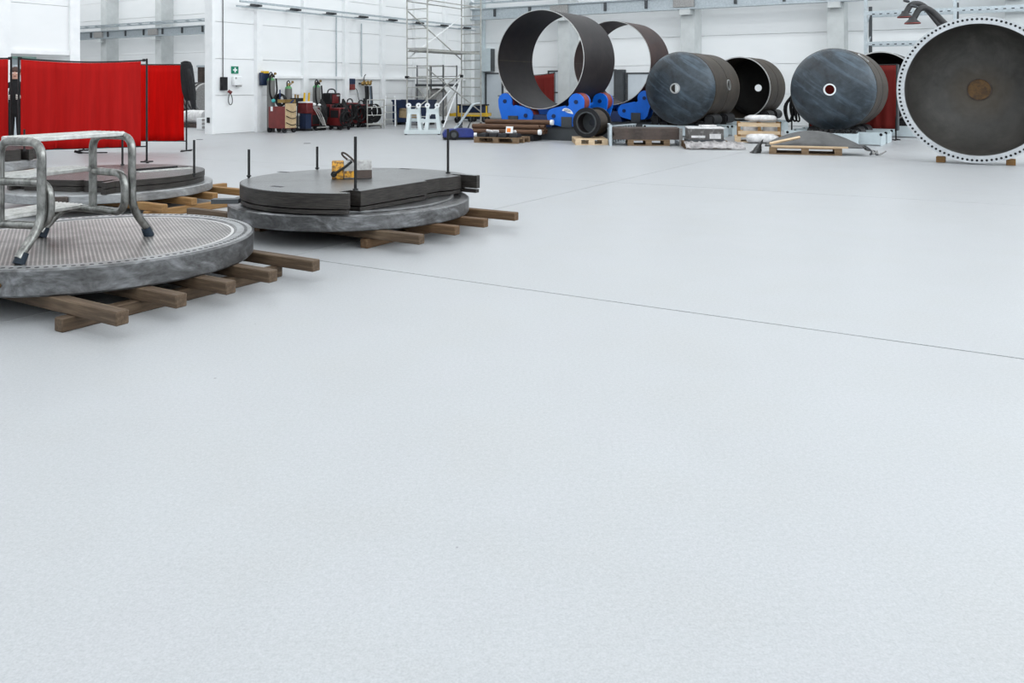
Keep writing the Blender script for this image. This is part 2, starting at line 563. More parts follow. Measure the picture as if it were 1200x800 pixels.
def mesh_obj(name, mb, mtl, parent=None, ang=35, bevel=0.0, mats=None):
    me = bpy.data.meshes.new(name)
    me.from_pydata(mb.v, [], mb.f)
    bm = bmesh.new()
    bm.from_mesh(me)
    bmesh.ops.recalc_face_normals(bm, faces=bm.faces)
    bm.to_mesh(me)
    bm.free()
    me.shade_smooth()
    me.set_sharp_from_angle(angle=math.radians(ang))
    me.materials.append(M[mtl] if isinstance(mtl, str) else mtl)
    o = bpy.data.objects.new(name, me)
    C.objects.link(o)
    if parent:
        o.parent = parent
    if bevel:
        b = o.modifiers.new('soft_edges', 'BEVEL')
        b.width = bevel
        b.segments = 1
        b.limit_method = 'ANGLE'
    return o


part = mesh_obj


def tag(o, label, cat, group=None):
    o['label'] = label
    o['category'] = cat
    if group:
        o['group'] = group
    return o


def thing(name, label, cat, loc=(0, 0, 0), rz=0.0, group=None):
    o = bpy.data.objects.new(name, None)
    o.empty_display_size = 0.1
    C.objects.link(o)
    o.location = loc
    o.rotation_euler = (0, 0, rz)
    return tag(o, label, cat, group)


def single(name, mb, mtl, label, cat, loc=(0, 0, 0), rz=0.0, group=None, **kw):
    o = mesh_obj(name, mb, mtl, None, **kw)
    o.location = loc
    o.rotation_euler = (0, 0, rz)
    return tag(o, label, cat, group)


def structure(name, mb, mtl, parent=None, loc=(0, 0, 0), rz=0.0, **kw):
    o = mesh_obj(name, mb, mtl, parent, **kw)
    o.location = loc
    o.rotation_euler = (0, 0, rz)
    if parent is None:
        o['kind'] = 'structure'
    return o


def root_structure(name, loc=(0, 0, 0), rz=0.0):
    o = bpy.data.objects.new(name, None)
    C.objects.link(o)
    o.location = loc
    o.rotation_euler = (0, 0, rz)
    o['kind'] = 'structure'
    return o


def copy_child(o, parent, loc=None, rot=None):
    c = o.copy()
    C.objects.link(c)
    c.parent = parent
    if loc is not None:
        c.location = loc
    if rot is not None:
        c.rotation_euler = rot
    return c


# ------------------------------------------------------------------ floor: cast slabs with saw-cut joints
fl = structure('floor', MB().add([tuple(hall(-46, -0.5, -0.03)), tuple(hall(30, -0.5, -0.03)), tuple(hall(30, 42, -0.03)), tuple(hall(-46, 42, -0.03))], [(0, 1, 2, 3)]), 'joint')


def line2(a, b):
    return (Vector((a.x, a.y)), (Vector((b.x, b.y)) - Vector((a.x, a.y))).normalized())


def isect(l, m):
    (p, d), (q, e) = l, m
    den = d.x * e.y - d.y * e.x
    t = ((q.x - p.x) * e.y - (q.y - p.y) * e.x) / den
    return p + d * t


rows_ = [line2(hall(-46, -0.5), hall(30, -0.5)), line2(G(560, 204.5), G(1200, 240.8)), line2(G(301, 295), G(1200, 420.5)), line2(hall(-46, 42), hall(30, 42))]
cols_ = [line2(hall(-46, 40), hall(-46, 0)), line2(hall(-12, 40), hall(-12, 0)), line2(G(290, 161), G(460, 150.7)), line2(G(341, 300), G(801, 194)), line2(hall(30, 40), hall(30, 0))]
for j in range(3):
    for i in range(4):
        q = [isect(cols_[i], rows_[j]), isect(cols_[i + 1], rows_[j]), isect(cols_[i + 1], rows_[j + 1]), isect(cols_[i], rows_[j + 1])]
        cen = sum((p for p in q), Vector((0, 0))) / 4
        g = 0.007 if j == 1 or j == 2 else 0.005
        qq = []
        for k in range(4):                    # inset each edge by g
            a, b, c = q[k - 1], q[k], q[(k + 1) % 4]
            e1, e2 = (a - b).normalized(), (c - b).normalized()
            sn = abs(e1.x * e2.y - e1.y * e2.x)
            qq.append(b + (e1 + e2) * (g / max(sn, 0.3)))
        structure('slab', MB().prism([(p.x, p.y) for p in qq], -0.03, 0.0), 'floor', fl)

# ------------------------------------------------------------------ walls
RH = 10.0
structure('ceiling', MB().prism([tuple(hall(a, b))[:2] for a, b in ((-46, -0.5), (30, -0.5), (30, 42), (-46, 42))], RH, RH + 0.2), 'white_wall')
structure('wall_right', MB().bx(0, 0.2, -42, 0.5, 0, RH), 'white_wall', None, hall(30, 0), ROT)
structure('wall_front', MB().bx(-76, 0, -0.2, 0, 0, RH), 'white_wall', None, hall(30, 42), ROT)
for nm_, lc_, rz_w, ln_ in (('added_window_1', hall(29.98, 20), ROT, 38), ('added_window_2', hall(12, 41.98), ROT - PI / 2, 30)):  # unseen window bands, added to house the wall fill lamps
    wn_ = root_structure(nm_, lc_, rz_w)
    structure('added_pane', MB().bx(-0.02, 0.0, -ln_ / 2, ln_ / 2, 5.3, 7.9), 'pale_blue_grey', wn_)
    structure('added_window_frame', MB().bx(-0.10, 0.0, -ln_ / 2 - 0.08, ln_ / 2 + 0.08, 5.2, 5.3).bx(-0.10, 0.0, -ln_ / 2 - 0.08, ln_ / 2 + 0.08, 7.9, 8.0), 'galv', wn_)
    for k in range(9):
        structure('added_mullion', MB().bx(-0.08, -0.02, -ln_ / 2 + k * ln_ / 8 - 0.04, -ln_ / 2 + k * ln_ / 8 + 0.04, 5.3, 7.9), 'galv', wn_)
structure('wall_bay', MB().bx(-0.2, 0, -42, 0.5, 0, RH), 'white_wall', None, hall(-46, 0), ROT)

ROWS = [(0.0, 1.15), (1.15, 2.25), (2.25, 3.35), (3.35, 4.45), (4.45, 5.55), (5.55, 6.65), (6.65, RH)]
# back wall: local x along D2, local y away from the room
wb = root_structure('wall_back', hall(0, 0), ROT)
structure('wall_core', MB().bx(-46, 30, 0.05, 0.3, 0, RH), 'wall_core', wb)
COLU = [-0.76 + 5.26 * k for k in range(-8, 6)]
for k in range(len(COLU) - 1):
    a, b = COLU[k], COLU[k + 1]
    for z0, z1 in ROWS:
        structure('wall_panel', MB().bx(a + 0.008, b - 0.008, 0.0, 0.05, z0 + 0.008, z1 - 0.008), 'white_wall', wb)
for k, uu in enumerate(COLU):
    if uu < -32 or uu > 27:
        continue
    c = structure('column', MB().bx(-0.27, 0.27, -0.82, 0, 0, RH), 'concrete_col', wb)
    c.location = (uu, 0, 0)

# left wall: far stretch (s 0 .. 14.5), opening, near pier with shutter door
wl = root_structure('wall_left', hall(0, 0), ROT)
structure('wall_core', MB().bx(-0.28, -0.05, -14.42, 0.3, 0, RH), 'wall_core', wl)
PIL = [2.95, 4.93, 6.92, 8.90, 10.88, 12.85]
edges = [0.0, 0.98] + PIL + [14.45]
for a, b in zip(edges[:-1], edges[1:]):
    for z0, z1 in ROWS:
        structure('wall_panel', MB().bx(-0.05, 0.0, -b + 0.006, -a - 0.006, z0 + 0.007, z1 - 0.007), 'white_wall', wl)
for p in [0.98] + PIL:
    structure('pilaster', MB().bx(0, 0.14, -p - 0.11, -p + 0.11, 0, RH), 'white_paint', wl)
structure('end_trim', MB().bx(-0.30, 0.03, -14.56, -14.45, 0, RH), 'white_paint', wl)
for a, b in zip(PIL[:-1], PIL[1:]):
    structure('ledge', MB().bx(0, 0.10, -b + 0.11, -a - 0.11, 1.68, 1.77), 'white_paint', wl)
structure('ledge', MB().bx(0, 0.10, -2.84, -1.1, 1.68, 1.77), 'white_paint', wl)
# near piece of the same wall
structure('end_trim', MB().bx(-0.35, 0.03, -18.85, -18.6, 0, RH), 'white_paint', wl)
structure('pilaster', MB().bx(-0.30, 0.05, -20.62, -20.3, 0, RH), 'white_paint', wl)
structure('wall_panel', MB().bx(-0.2, -0.02, -20.3, -18.85, 4.6, RH), 'white_wall', wl)
d1_ = root_structure('door_1', hall(0, 0), ROT)
structure('shutter_panel', MB().bx(-0.16, -0.06, -20.3, -18.85, 2.3, 3.42), 'white_wall', d1_)
structure('shutter_panel', MB().bx(-0.16, -0.06, -20.3, -18.85, 3.43, 4.6), 'white_wall', d1_)
structure('bottom_bar', MB().bx(-0.2, 0.0, -20.3, -18.85, 2.2, 2.3), 'white_paint', d1_)
structure('wall_panel', MB().bx(-0.2, -0.02, -42, -24.5, 0, RH), 'white_wall', wl)

# doors in the back wall
def wall_door(name, u0, u1, z1, mtl, frame='dark_grey', glazed=False):
    r = root_structure(name, hall(0, 0), ROT)
    structure('door_leaf', MB().bx(u0 + 0.06, u1 - 0.06, -0.07, -0.02, 0.03, z1 - 0.06), mtl, r)
    fr = MB().bx(u0, u0 + 0.06, -0.1, -0.01, 0, z1).bx(u1 - 0.06, u1, -0.1, -0.01, 0, z1).bx(u0 + 0.06, u1 - 0.06, -0.1, -0.01, z1 - 0.06, z1)
    structure('door_frame', fr, frame, r)
    structure('handle', MB().box((u1 - 0.16, -0.1, 1.02), (0.14, 0.05, 0.03)), 'dark_grey', r)
    return r


wall_door('door_2', 0.19, 1.10, 2.03, 'door_grey')
dd = wall_door('door_3', 3.35, 4.2, 2.1, 'door_grey')
structure('cross_rail', MB().bx(3.41, 4.14, -0.1, -0.06, 1.14, 1.2), 'dark_grey', dd)
wall_door('door_4', 5.2, 6.5, 2.12, 'door_grey')
wall_door('door_5', 6.95, 8.9, 1.98, 'door_grey')
structure('trim_1', MB().bx(6.52, 6.90, -0.35, -0.01, 0, 2.1), 'dark_grey', None, hall(0, 0), ROT)
structure('trim_2', MB().bx(0.02, 0.16, -0.25, -0.02, 0, 9.0), 'pale_blue_grey', None, hall(0, 0), ROT)
structure('column', MB().bx(0.0, 0.10, -1.5, -0.26, 0, RH), 'concrete_col', wl)

# ------------------------------------------------------------------ crane runways
def runway_back():
    r = thing('crane_runway', 'grey steel crane runway with walkway grating along the back wall', 'runway', hall(0, 0), ROT)
    y = -1.0
    x0, x1 = -36.0, 26.0
    part('runway_beam', MB().bx(x0, x1, y - 0.06, y + 0.06, 4.36, 4.74).bx(x0, x1, y - 0.16, y + 0.16, 4.30, 4.36).bx(x0, x1, y - 0.16, y + 0.16, 4.74, 4.78), 'galv', r)
    part('walkway_rail', MB().bx(x0, x1, y - 0.22, y - 0.14, 4.96, 5.04), 'galv', r)
    part('walkway_rail', MB().bx(x0, x1, y + 0.10, y + 0.18, 5.12, 5.18), 'galv', r)
    st = MB()
    for i in range(int((x1 - x0) / 1.05)):
        x = x0 + 0.4 + i * 1.05
        st.box((x, y, 5.05), (0.06, 1.0, 0.05), rz=0.5)
    o = part('walkway_strut', st, 'galv', r)
    o['kind'] = 'stuff'
    for i, u in enumerate(COLU):
        if u < x0 + 1 or u > x1 - 1:
            continue
        part('splice_plate', MB().bx(u - 0.45, u + 0.35, y - 0.17, y - 0.06, 4.38, 4.72), 'grey_paint', r)
        part('corbel', MB().bx(u - 0.2, u + 0.2, y - 0.15, -0.82, 4.1, 4.3), 'concrete_col', r)
    for i in range(36):
        u = x0 + 1.2 + i * 1.72
        part('stiffener', MB().bx(u - 0.05, u + 0.05, y - 0.12, y - 0.06, 4.40, 4.72), 'dark_grey', r)


runway_back()


def runway_left():
    r = thing('conductor_rail', 'thin grey conductor rail on brackets along the left wall', 'rail', hall(0, 0), ROT)
    part('rail_bar', MB().bx(0.55, 0.61, -14.0, -1.2, 3.93, 3.99), 'galv', r)
    part('rail_bar', MB().bx(0.40, 0.45, -14.0, -1.2, 3.80, 3.85), 'galv', r)
    for i in range(8):
        s = 1.9 + i * 1.62
        part('bracket', MB().box((0.32, -s, 3.88), (0.66, 0.06, 0.06)).box((0.5, -s - 0.12, 3.9), (0.07, 0.34, 0.05)), 'dark_grey', r)


runway_left()

for k, (s_, ztop, zb, lab) in enumerate(((9.35, 3.9, 1.2, 'nearer thin vertical conduit pipe dropping from the conductor rail'),
                                         (8.05, 3.7, 1.6, 'farther thin vertical conduit pipe behind hanging tools'))):
    single('conduit', MB().cyl((0.05, -s_, zb), (0.05, -s_, ztop), 0.022, 8), 'galv', lab, 'pipe', hall(0, 0), ROT)

# wall fittings on the near pale panel
def fit(name, u, s, z):
    return hall(u, s, z)


t = thing('first_aid_sign', 'green square first aid sign with white cross on white wall', 'sign', hall(0.01, 13.72, 1.92), ROT)
part('sign_plate', MB().bx(0, 0.02, -0.13, 0.13, -0.11, 0.11), 'sign_green', t)
part('white_cross', MB().bx(0.018, 0.026, -0.075, 0.075, -0.022, 0.022).bx(0.018, 0.0265, -0.022, 0.022, -0.075, 0.075), 'white_paint', t)
t = thing('wall_dispenser', 'white plastic dispenser box below the first aid sign', 'dispenser', hall(0.01, 13.68, 1.58), ROT)
part('body', MB().bx(0, 0.12, -0.16, 0.16, -0.13, 0.15), 'white_paint', t, bevel=0.02)
part('outlet', MB().bx(0.03, 0.11, -0.02, 0.14, -0.17, -0.13), 'grey_paint', t)
part('grey_lens', MB().cyl((0.115, -0.09, 0.09), (0.127, -0.09, 0.09), 0.03, 10), 'grey_paint', t)
t = thing('socket_box', 'black wall socket box with cable rising to the roof', 'socket', hall(0.01, 14.17, 1.5), ROT)
part('box', MB().bx(0, 0.12, -0.1, 0.1, -0.2, 0.2), 'black', t, bevel=0.01)
part('feed_cable', MB().tube([(0.02, 0.0, 0.2), (0.02, 0.0, 7.0)], 0.012, 6), 'cable', t)
t = thing('plug_lead', 'red plug with looped lead hanging beside the black socket box', 'plug', hall(0.05, 13.98, 1.24), ROT)
part('plug', MB().cyl((0.04, -0.05, 0.05), (0.1, 0.03, -0.02), 0.05, 10), 'red_paint', t)
part('lead', MB().tube([(0.06, 0, 0), (0.05, -0.06, -0.2), (0.05, -0.02, -0.38), (0.05, 0.1, -0.36), (0.05, 0.1, -0.15), (0.05, 0.02, -0.01)], 0.012, 6, 0.1), 'cable', t)
single('wall_switch', MB().bx(-0.05, 0.05, -0.03, 0.0, -0.08, 0.08), 'black', 'small black switch on the end face of the white wall', 'switch', hall(-0.12, 14.565, 0.42), ROT)

for k, (px, py) in enumerate(((234, 163.5), (360, 168))):
    single('floor_drain', MB().cyl((0, 0, 0.0), (0, 0, 0.006), 0.09, 16), 'dark_grey',
           ('small round floor drain near the end of the white wall', 'small round floor drain in front of the welding machines')[k], 'drain', G(px, py))

# ------------------------------------------------------------------ timbers under the discs
TT = 0.08


def timber(end, length, mtl, label, group, z=TT, direction=None, h=TT, wd=TT):
    """bearer whose right end is at `end` (x, y); local x runs back from that end; laid at height z"""
    d = direction or D2
    rz = math.atan2(d.y, d.x)
    return single('timber', MB().bx(-length, 0, -wd / 2, wd / 2, 0, h), mtl, label, 'timber', (end.x, end.y, z), rz, group, bevel=0.006)


ORD = ['first', 'second', 'third', 'fourth', 'fifth', 'sixth']
GA = 'timber bearers under the perforated disc'
for i, (px, py, ln) in enumerate(((136, 383, 2.4), (206, 362, 2.5), (265, 346, 2.4), (315, 332, 2.6), (366, 319, 2.7))):
    e = G(px, py, TT) + D1 * (TT / 2)
    timber(e, ln, 'wood_old', f'weathered timber bearer under the perforated disc, {ORD[i]} from the front', GA)
a = G(68, 389)
timber(a + D1 * 1.66, 1.66, 'wood_old', 'weathered lower timber on the floor beneath the right rim of the perforated disc', GA, 0.0, D1)
timber(a - D2 * 1.5 + D1 * 1.75, 1.75, 'wood_old', 'weathered lower timber on the floor beneath the left half of the perforated disc', GA, 0.0, D1)
GC = 'timber bearers under the cut plate stack'
for i, (px, py, ln, m_) in enumerate(((491, 287, 3.0, 'wood_old'), (533, 276, 2.9, 'wood_brown'), (567, 267, 2.9, 'wood_brown'), (603, 259, 2.9, 'wood_brown'))):
    e = G(px, py, TT) + D1 * (TT / 2)
    timber(e, ln, m_, f'brown timber bearer under the stack of cut plates, {ORD[i]} from the front', GC)
a = G(426, 291)
timber(a + D1 * 2.0, 2.0, 'wood_brown', 'lower timber on the floor below the right front of the cut plate stack', GC, 0.0, D1)
timber(a - D2 * 1.45 + D1 * 2.1, 2.0, 'wood_brown', 'lower timber on the floor below the left side of the cut plate stack', GC, 0.0, D1)
GB = 'timber bearers under the dark perforated plate stack'
for i, (px, py, ln) in enumerate(((189, 249, 2.4), (224, 241, 2.4), (249, 234.5, 2.5), (281, 229.5, 2.6))):
    e = G(px, py, TT) + D1 * (TT / 2)
    timber(e, ln, 'wood_new', f'yellow timber bearer under the plate stack behind the step stool, {ORD[i]} from the front', GB)
a = G(160, 258)
timber(a + D1 * 2.3, 2.2, 'wood_new', 'yellow lower timber on the floor under the right of the stack behind the stool', GB, 0.0, D1)
timber(a - D2 * 1.4 + D1 * 2.3, 2.2, 'wood_new', 'yellow lower timber on the floor under the left of the stack behind the stool', GB, 0.0, D1)

# ------------------------------------------------------------------ disc A: perforated tube sheet in front
AX, AY = -3.0, 5.95
HB = 2 * TT
t = thing('perforated_disc', 'round perforated steel disc with bolt holes, lying on timbers under the step stool', 'disc', (AX, AY, HB), ROT)
R = 1.09
part('rim', MB().lathe([(0.95, 0.158), (0.97, 0.165), (R - 0.012, 0.165), (R, 0.153), (R, 0.012), (R - 0.012, 0.0), (0.6, 0.0), (0.6, 0.14), (0.95, 0.14)], 120, closed=True), 'rim_steel', t)
part('rim_face', MB().lathe([(0.972, 0.1652), (R - 0.014, 0.1652), (R - 0.014, 0.1660), (0.972, 0.1660)], 120, closed=True), 'rim_pale', t)
part('perforated_face', MB().lathe([(0.0, 0.158), (0.5, 0.158), (0.952, 0.158)], 96), 'perf_light', t)
hol = MB()
for i in range(132):
    a = 2 * PI * i / 132
    hol.cyl((1.035 * math.cos(a), 1.035 * math.sin(a), 0.160), (1.035 * math.cos(a), 1.035 * math.sin(a), 0.1672), 0.014, 8)
o = part('bolt_hole', hol, 'black', t)
o['kind'] = 'stuff'
part('stamp_pit', MB().cyl((0.55, -0.925, 0.075), (0.565, -0.955, 0.075), 0.016, 12), 'rust_disc', t)


def cut_plate(R, c, z0, z1, y_step=0.2, slot=0.12, tail=0.16, n=64):
    """disc cut off along a chord at x=c, with slots in the cut edge"""
    hc = math.sqrt(R * R - c * c)
    a0 = math.atan2(hc, c)
    pts = []
    m = n
    for i in range(m + 1):                       # arc from +hc round the left to -hc
        a = a0 + (2 * PI - 2 * a0) * i / m
        pts.append((R * math.cos(a), R * math.sin(a)))
    y0, y1 = -hc, hc
    pts += [(c + 0.015, y0 + 0.02), (c + 0.015, y0 + 0.045), (c - slot, y0 + 0.045), (c - slot, y0 + 0.045 + 0.15), (c, y0 + 0.195)]
    pts += [(c + 0.02, y_step), (c - 0.035, y_step + 0.03), (c - 0.035, y1 - 0.42), (c + 0.01, y1 - 0.36), (c + 0.02, y1 - 0.14), (c - slot, y1 - 0.14), (c - slot, y1 - 0.06), (c + tail, y1 - 0.06), (c + tail, y1 - 0.002)]
    return MB().prism(pts, z0, z1)


# ------------------------------------------------------------------ disc C: ring with cut plates
CX, CY = -1.6, 8.25
t = thing('forged_ring', 'round grey steel ring disc on timbers below the cut plates', 'ring', (CX, CY, HB), ROT)
part('ring_body', MB().lathe([(0.4, 0.145), (1.0, 0.145), (1.02, 0.125), (1.08, 0.125), (1.09, 0.14), (1.155, 0.14), (1.17, 0.128), (1.17, 0.01), (1.16, 0.0), (0.4, 0.0)], 128, closed=True), 'rim_steel', t)
part('sealing_lip', MB().lathe([(0.99, 0.14), (0.99, 0.152), (1.015, 0.152), (1.015, 0.14)], 96, closed=True), 'rim_pale', t)
PX, PY = -1.51, 8.2
zb = HB + 0.152
t = thing('baffle_plate', 'thin dark cut plate lowest in the stack that carries the yellow lifting magnet', 'plate', (PX, PY, zb), ROT)
part('plate_body', cut_plate(1.125, 0.65, 0, 0.035), 'plate_side', t)
t = thing('baffle_plate', 'thick layered cut plate with perforated top carrying the yellow lifting magnet', 'plate', (PX, PY, zb + 0.035), ROT)
part('plate_body', cut_plate(1.13, 0.66, 0.012, 0.142), 'plate_side', t)
o = part('spacer', MB().bx(-0.5, 0.3, -0.5, 0.5, 0, 0.012), 'black_metal', t)
part('perforated_top', cut_plate(1.118, 0.652, 0.142, 0.1445), 'perf_dark', t)
ZT = zb + 0.035 + 0.1445
for (px, py, r) in ((332, 184.5 + 17, 0.05), (325, 218.5, 0.05), (475, 197.8, 0.06)):
    g = G(px, py, ZT)
    v = Matrix.Rotation(-ROT, 3, 'Z') @ (g - Vector((PX, PY, zb + 0.035)))
    part('slot_mark', MB().box((v.x, v.y, 0.1450), (0.14, 0.05, 0.002)), 'black', t)
g = G(416, 225, ZT)
for (px, py, top, lab) in ((291.7, 206.7, 175, 'black threaded rod upright at the left edge of the cut plate stack'),
                           (371.7, 197.6, 171.7, 'short black rod standing behind the yellow lifting magnet'),
                           (416.5, 222.5, 160, 'tall black rod upright in front of the yellow lifting magnet'),
                           (525, 203, 151, 'tall black rod upright at the right corner of the cut plate stack')):
    g = G(px, py, ZT)
    ht = H - (top - HZ) * g.y / F
    single('threaded_rod', MB().cyl((0, 0, -0.04), (0, 0, ht - ZT), 0.0135, 8).cyl((0, 0, 0.0), (0, 0, 0.012), 0.024, 8), 'black_metal', lab, 'rod', g, 0, 'rods standing in the plates')

# flat bar sticking out at the left between the stacks
g = G(249, 235.5, 0.37)
t = single('flat_bar', MB().bx(0, 0.24, -0.05, 0.05, -0.02, 0.02), 'dark_grey', 'dark flat bar poking out left of the cut plate stack', 'bar', g, math.radians(4))

# lifting magnet
g = G(411, 209.5, ZT)
t = thing('lifting_magnet', 'worn yellow and grey lifting magnet with lever on the cut plate stack', 'magnet', (g.x, g.y + 0.06, ZT + 0.002), math.radians(11))
sec = lambda x: [(x, -0.075, 0.0), (x, 0.075, 0.0), (x, 0.078, 0.085), (x, 0.05, 0.175), (x, -0.05, 0.175), (x, -0.078, 0.085)]
part('body', MB().loft([sec(-0.08), sec(0.195)]), 'grey_paint', t, bevel=0.006)
part('yellow_end', MB().loft([sec(-0.195), sec(-0.08)]), 'amber', t, bevel=0.006)
part('yellow_band', MB().bx(-0.075, 0.035, -0.083, -0.072, 0.012, 0.078), 'amber', t)
part('dark_base', MB().bx(0.037, 0.195, -0.081, -0.072, 0.004, 0.085), 'rust_beam', t)
part('handle', MB().tube([(-0.175, -0.1, 0.05), (-0.06, -0.11, 0.125), (0.0, -0.10, 0.175)], 0.013, 8).cyl((-0.175, -0.1, 0.05), (-0.175, -0.07, 0.05), 0.03, 10), 'black_metal', t)
part('shackle', MB().tube([(0.045, -0.06, 0.10), (0.02, -0.05, 0.18), (-0.06, 0.0, 0.245), (-0.095, 0.03, 0.255), (-0.1, 0.05, 0.235), (-0.07, 0.05, 0.20), (-0.03, 0.02, 0.175)], 0.010, 8, 0.04), 'rust_beam', t)
part('eye_lug', MB().cyl((-0.02, -0.02, 0.17), (-0.02, 0.02, 0.19), 0.022, 10), 'steel_edge', t)

# ------------------------------------------------------------------ disc B behind the stool, disc E at the left edge
BX, BY = -4.80, 9.85
t = thing('forged_ring', 'pale steel ring disc on yellow timbers behind the step stool', 'ring', (BX, BY, HB), ROT)
part('ring_body', MB().lathe([(0.4, 0.10), (1.12, 0.10), (1.155, 0.10), (1.165, 0.09), (1.165, 0.008), (1.155, 0.0), (0.4, 0.0)], 128, closed=True), 'rim_pale', t)
part('lug', MB().box((0.66, -0.97, 0.055), (0.17, 0.06, 0.075), rz=0.6), 'rust_beam', t, bevel=0.012)
t = thing('baffle_plate', 'lower dark plate of the stack behind the step stool', 'plate', (BX + 0.02, BY, HB + 0.10), -1.745)
part('plate_body', cut_plate(1.05, 0.82, 0, 0.055), 'plate_side', t)
t = thing('baffle_plate', 'upper dark perforated plate of the stack behind the step stool', 'plate', (BX + 0.02, BY, HB + 0.162), -1.745)
part('plate_body', cut_plate(1.055, 0.82, 0, 0.062), 'plate_side', t)
part('spacer', MB().bx(-0.4, 0.4, -0.4, 0.4, -0.007, 0), 'black_metal', t)
part('perforated_top', cut_plate(1.045, 0.812, 0.062, 0.0645), 'perf_mid', t)
ZB = HB + 0.162 + 0.0645
for (px, py, top, lab) in ((227.5, 204.5, 164, 'black rod upright at the right edge of the plate stack behind the stool'),
                           (143.5, 193.4, 160, 'black rod upright at the back of the plate stack behind the stool')):
    g = G(px, py, ZB)
    ht = H - (top - HZ) * g.y / F
    single('threaded_rod', MB().cyl((0, 0, -0.03), (0, 0, ht - ZB), 0.0135, 8).cyl((0, 0, 0.0), (0, 0, 0.012), 0.024, 8), 'black_metal', lab, 'rod', g, 0, 'rods standing in the plates')
g = G(193, 199.4, ZB)
t = thing('steel_straightedge', 'bright steel straightedge bar lying on the dark perforated plate', 'ruler', g, math.radians(49))
part('bar', MB().bx(-0.33, 0.33, -0.05, 0.05, 0, 0.012), 'alu_tread', t)
part('dark_edge', MB().bx(-0.33, 0.33, 0.05, 0.062, 0, 0.02), 'black_metal', t)
g = G(180, 199.0, ZB)
single('square_bar', MB().bx(-0.3, 0.3, -0.018, 0.018, 0, 0.03), 'black_metal', 'dark square bar beside the steel straightedge on the perforated plate', 'bar', (g.x, g.y, ZB), math.radians(49))

EX, EY = -8.35, 12.6
GE = 'timber bearers under the stack at the left edge'
for i in range(2):
    e = Vector((EX, EY, 0)) + D2 * 1.3 + D1 * (-0.5 + i)
    timber(e, 2.6, 'wood_new', ('front', 'rear')[i] + ' yellow timber under the tall plate stack at the left edge', GE, 0.0, None, 0.16, 0.10)
t = thing('forged_ring', 'pale steel ring disc at the left edge, carrying grey perforated plates', 'ring', (EX, EY, HB), ROT)
part('ring_body', MB().lathe([(0.4, 0.14), (1.06, 0.14), (1.075, 0.125), (1.075, 0.01), (1.06, 0.0), (0.4, 0.0)], 96, closed=True), 'rim_pale', t)
t = thing('baffle_plate', 'thick grey cut plate stack with perforated top at the left edge', 'plate', (EX, EY, HB + 0.14), ROT)
part('plate_body', cut_plate(1.03, 0.9, 0, 0.16, tail=0.1), 'plate_side', t)
part('perforated_top', cut_plate(1.02, 0.892, 0.16, 0.1625, tail=0.09), 'perf_mid', t)
g = G(28.5, 177, HB + 0.30)
single('threaded_rod', MB().cyl((0, 0, 0.0), (0, 0, 0.32), 0.0135, 8).cyl((0, 0, 0.0), (0, 0, 0.012), 0.024, 8), 'black_metal', 'black rod upright on the plate stack at the left edge', 'rod', g, 0, 'rods standing in the plates')

# ------------------------------------------------------------------ step stool on disc A
ZA = HB + 0.1585
ti = Vector((0.36, 0.933, 0))
en = Vector((-0.933, 0.36, 0))
W_ = 0.72
S0 = Vector((-2.955, 5.2, ZA))                   # near frame, front leg
t = thing('step_stool', 'worn aluminium three step stool with tubular hoops on the perforated disc', 'step stool', S0, 0)


def sp(e, d, z):
    return en * e + ti * d + Vector((0, 0, z))


tr = 0.0275
for d0, sgn, in ((0.0, -1), (W_, 1)):
    part('hoop', MB().tube([sp(0.0, d0 + sgn * 0.16, 0.035), sp(0.0, d0, 0.22), sp(0.0, d0, 0.735), sp(0.37, d0, 0.735), sp(0.37, d0, 0.20)], tr, 12, 0.105, 6), 'alu', t)
    part('loop_tube', MB().tube([sp(0.37, d0, 0.475), sp(0.0, d0 - sgn * 0.062, 0.475), sp(0.0, d0 - sgn * 0.062, 0.20), sp(0.40, d0, 0.20), sp(0.66, d0, 0.20), sp(0.68, d0 - sgn * 0.17, 0.035)], tr * 0.98, 12, 0.11, 6), 'alu', t)
    for (e, dd_, k_) in ((0.0, d0 + sgn * 0.16, -1), (0.68, d0 - sgn * 0.17, 1)):
        p1 = sp(e, dd_, 0.0)
        p2 = sp(e, dd_ + k_ * sgn * 0.035, 0.065)
        part('foot', MB().cyl(p1, p2, 0.036, 14, 0.032), 'rubber', t)
for (e0, e1, z) in ((0.06, 0.36, 0.7345), (0.36, 0.60, 0.475), (0.46, 0.74, 0.2015)):
    trd = MB()
    trd.loft([[tuple(sp(e0, 0, z)), tuple(sp(e1, 0, z)), tuple(sp(e1, 0, z + 0.028)), tuple(sp(e0, 0, z + 0.028))],
              [tuple(sp(e0, W_, z)), tuple(sp(e1, W_, z)), tuple(sp(e1, W_, z + 0.028)), tuple(sp(e0, W_, z + 0.028))]])
    tp = part('tread', trd, 'alu_tread', t, bevel=0.004)
    rb = MB()
    n = 7
    for k in range(n):
        e = e0 + 0.02 + (e1 - e0 - 0.04) * k / (n - 1)
        rb.loft([[tuple(sp(e - 0.006, dd_, z + 0.027)), tuple(sp(e + 0.006, dd_, z + 0.027)), tuple(sp(e + 0.006, dd_, z + 0.032)), tuple(sp(e - 0.006, dd_, z + 0.032))] for dd_ in (0.0, W_)])
    o = part('tread_rib', rb, 'alu_tread', tp)
    o['kind'] = 'stuff'

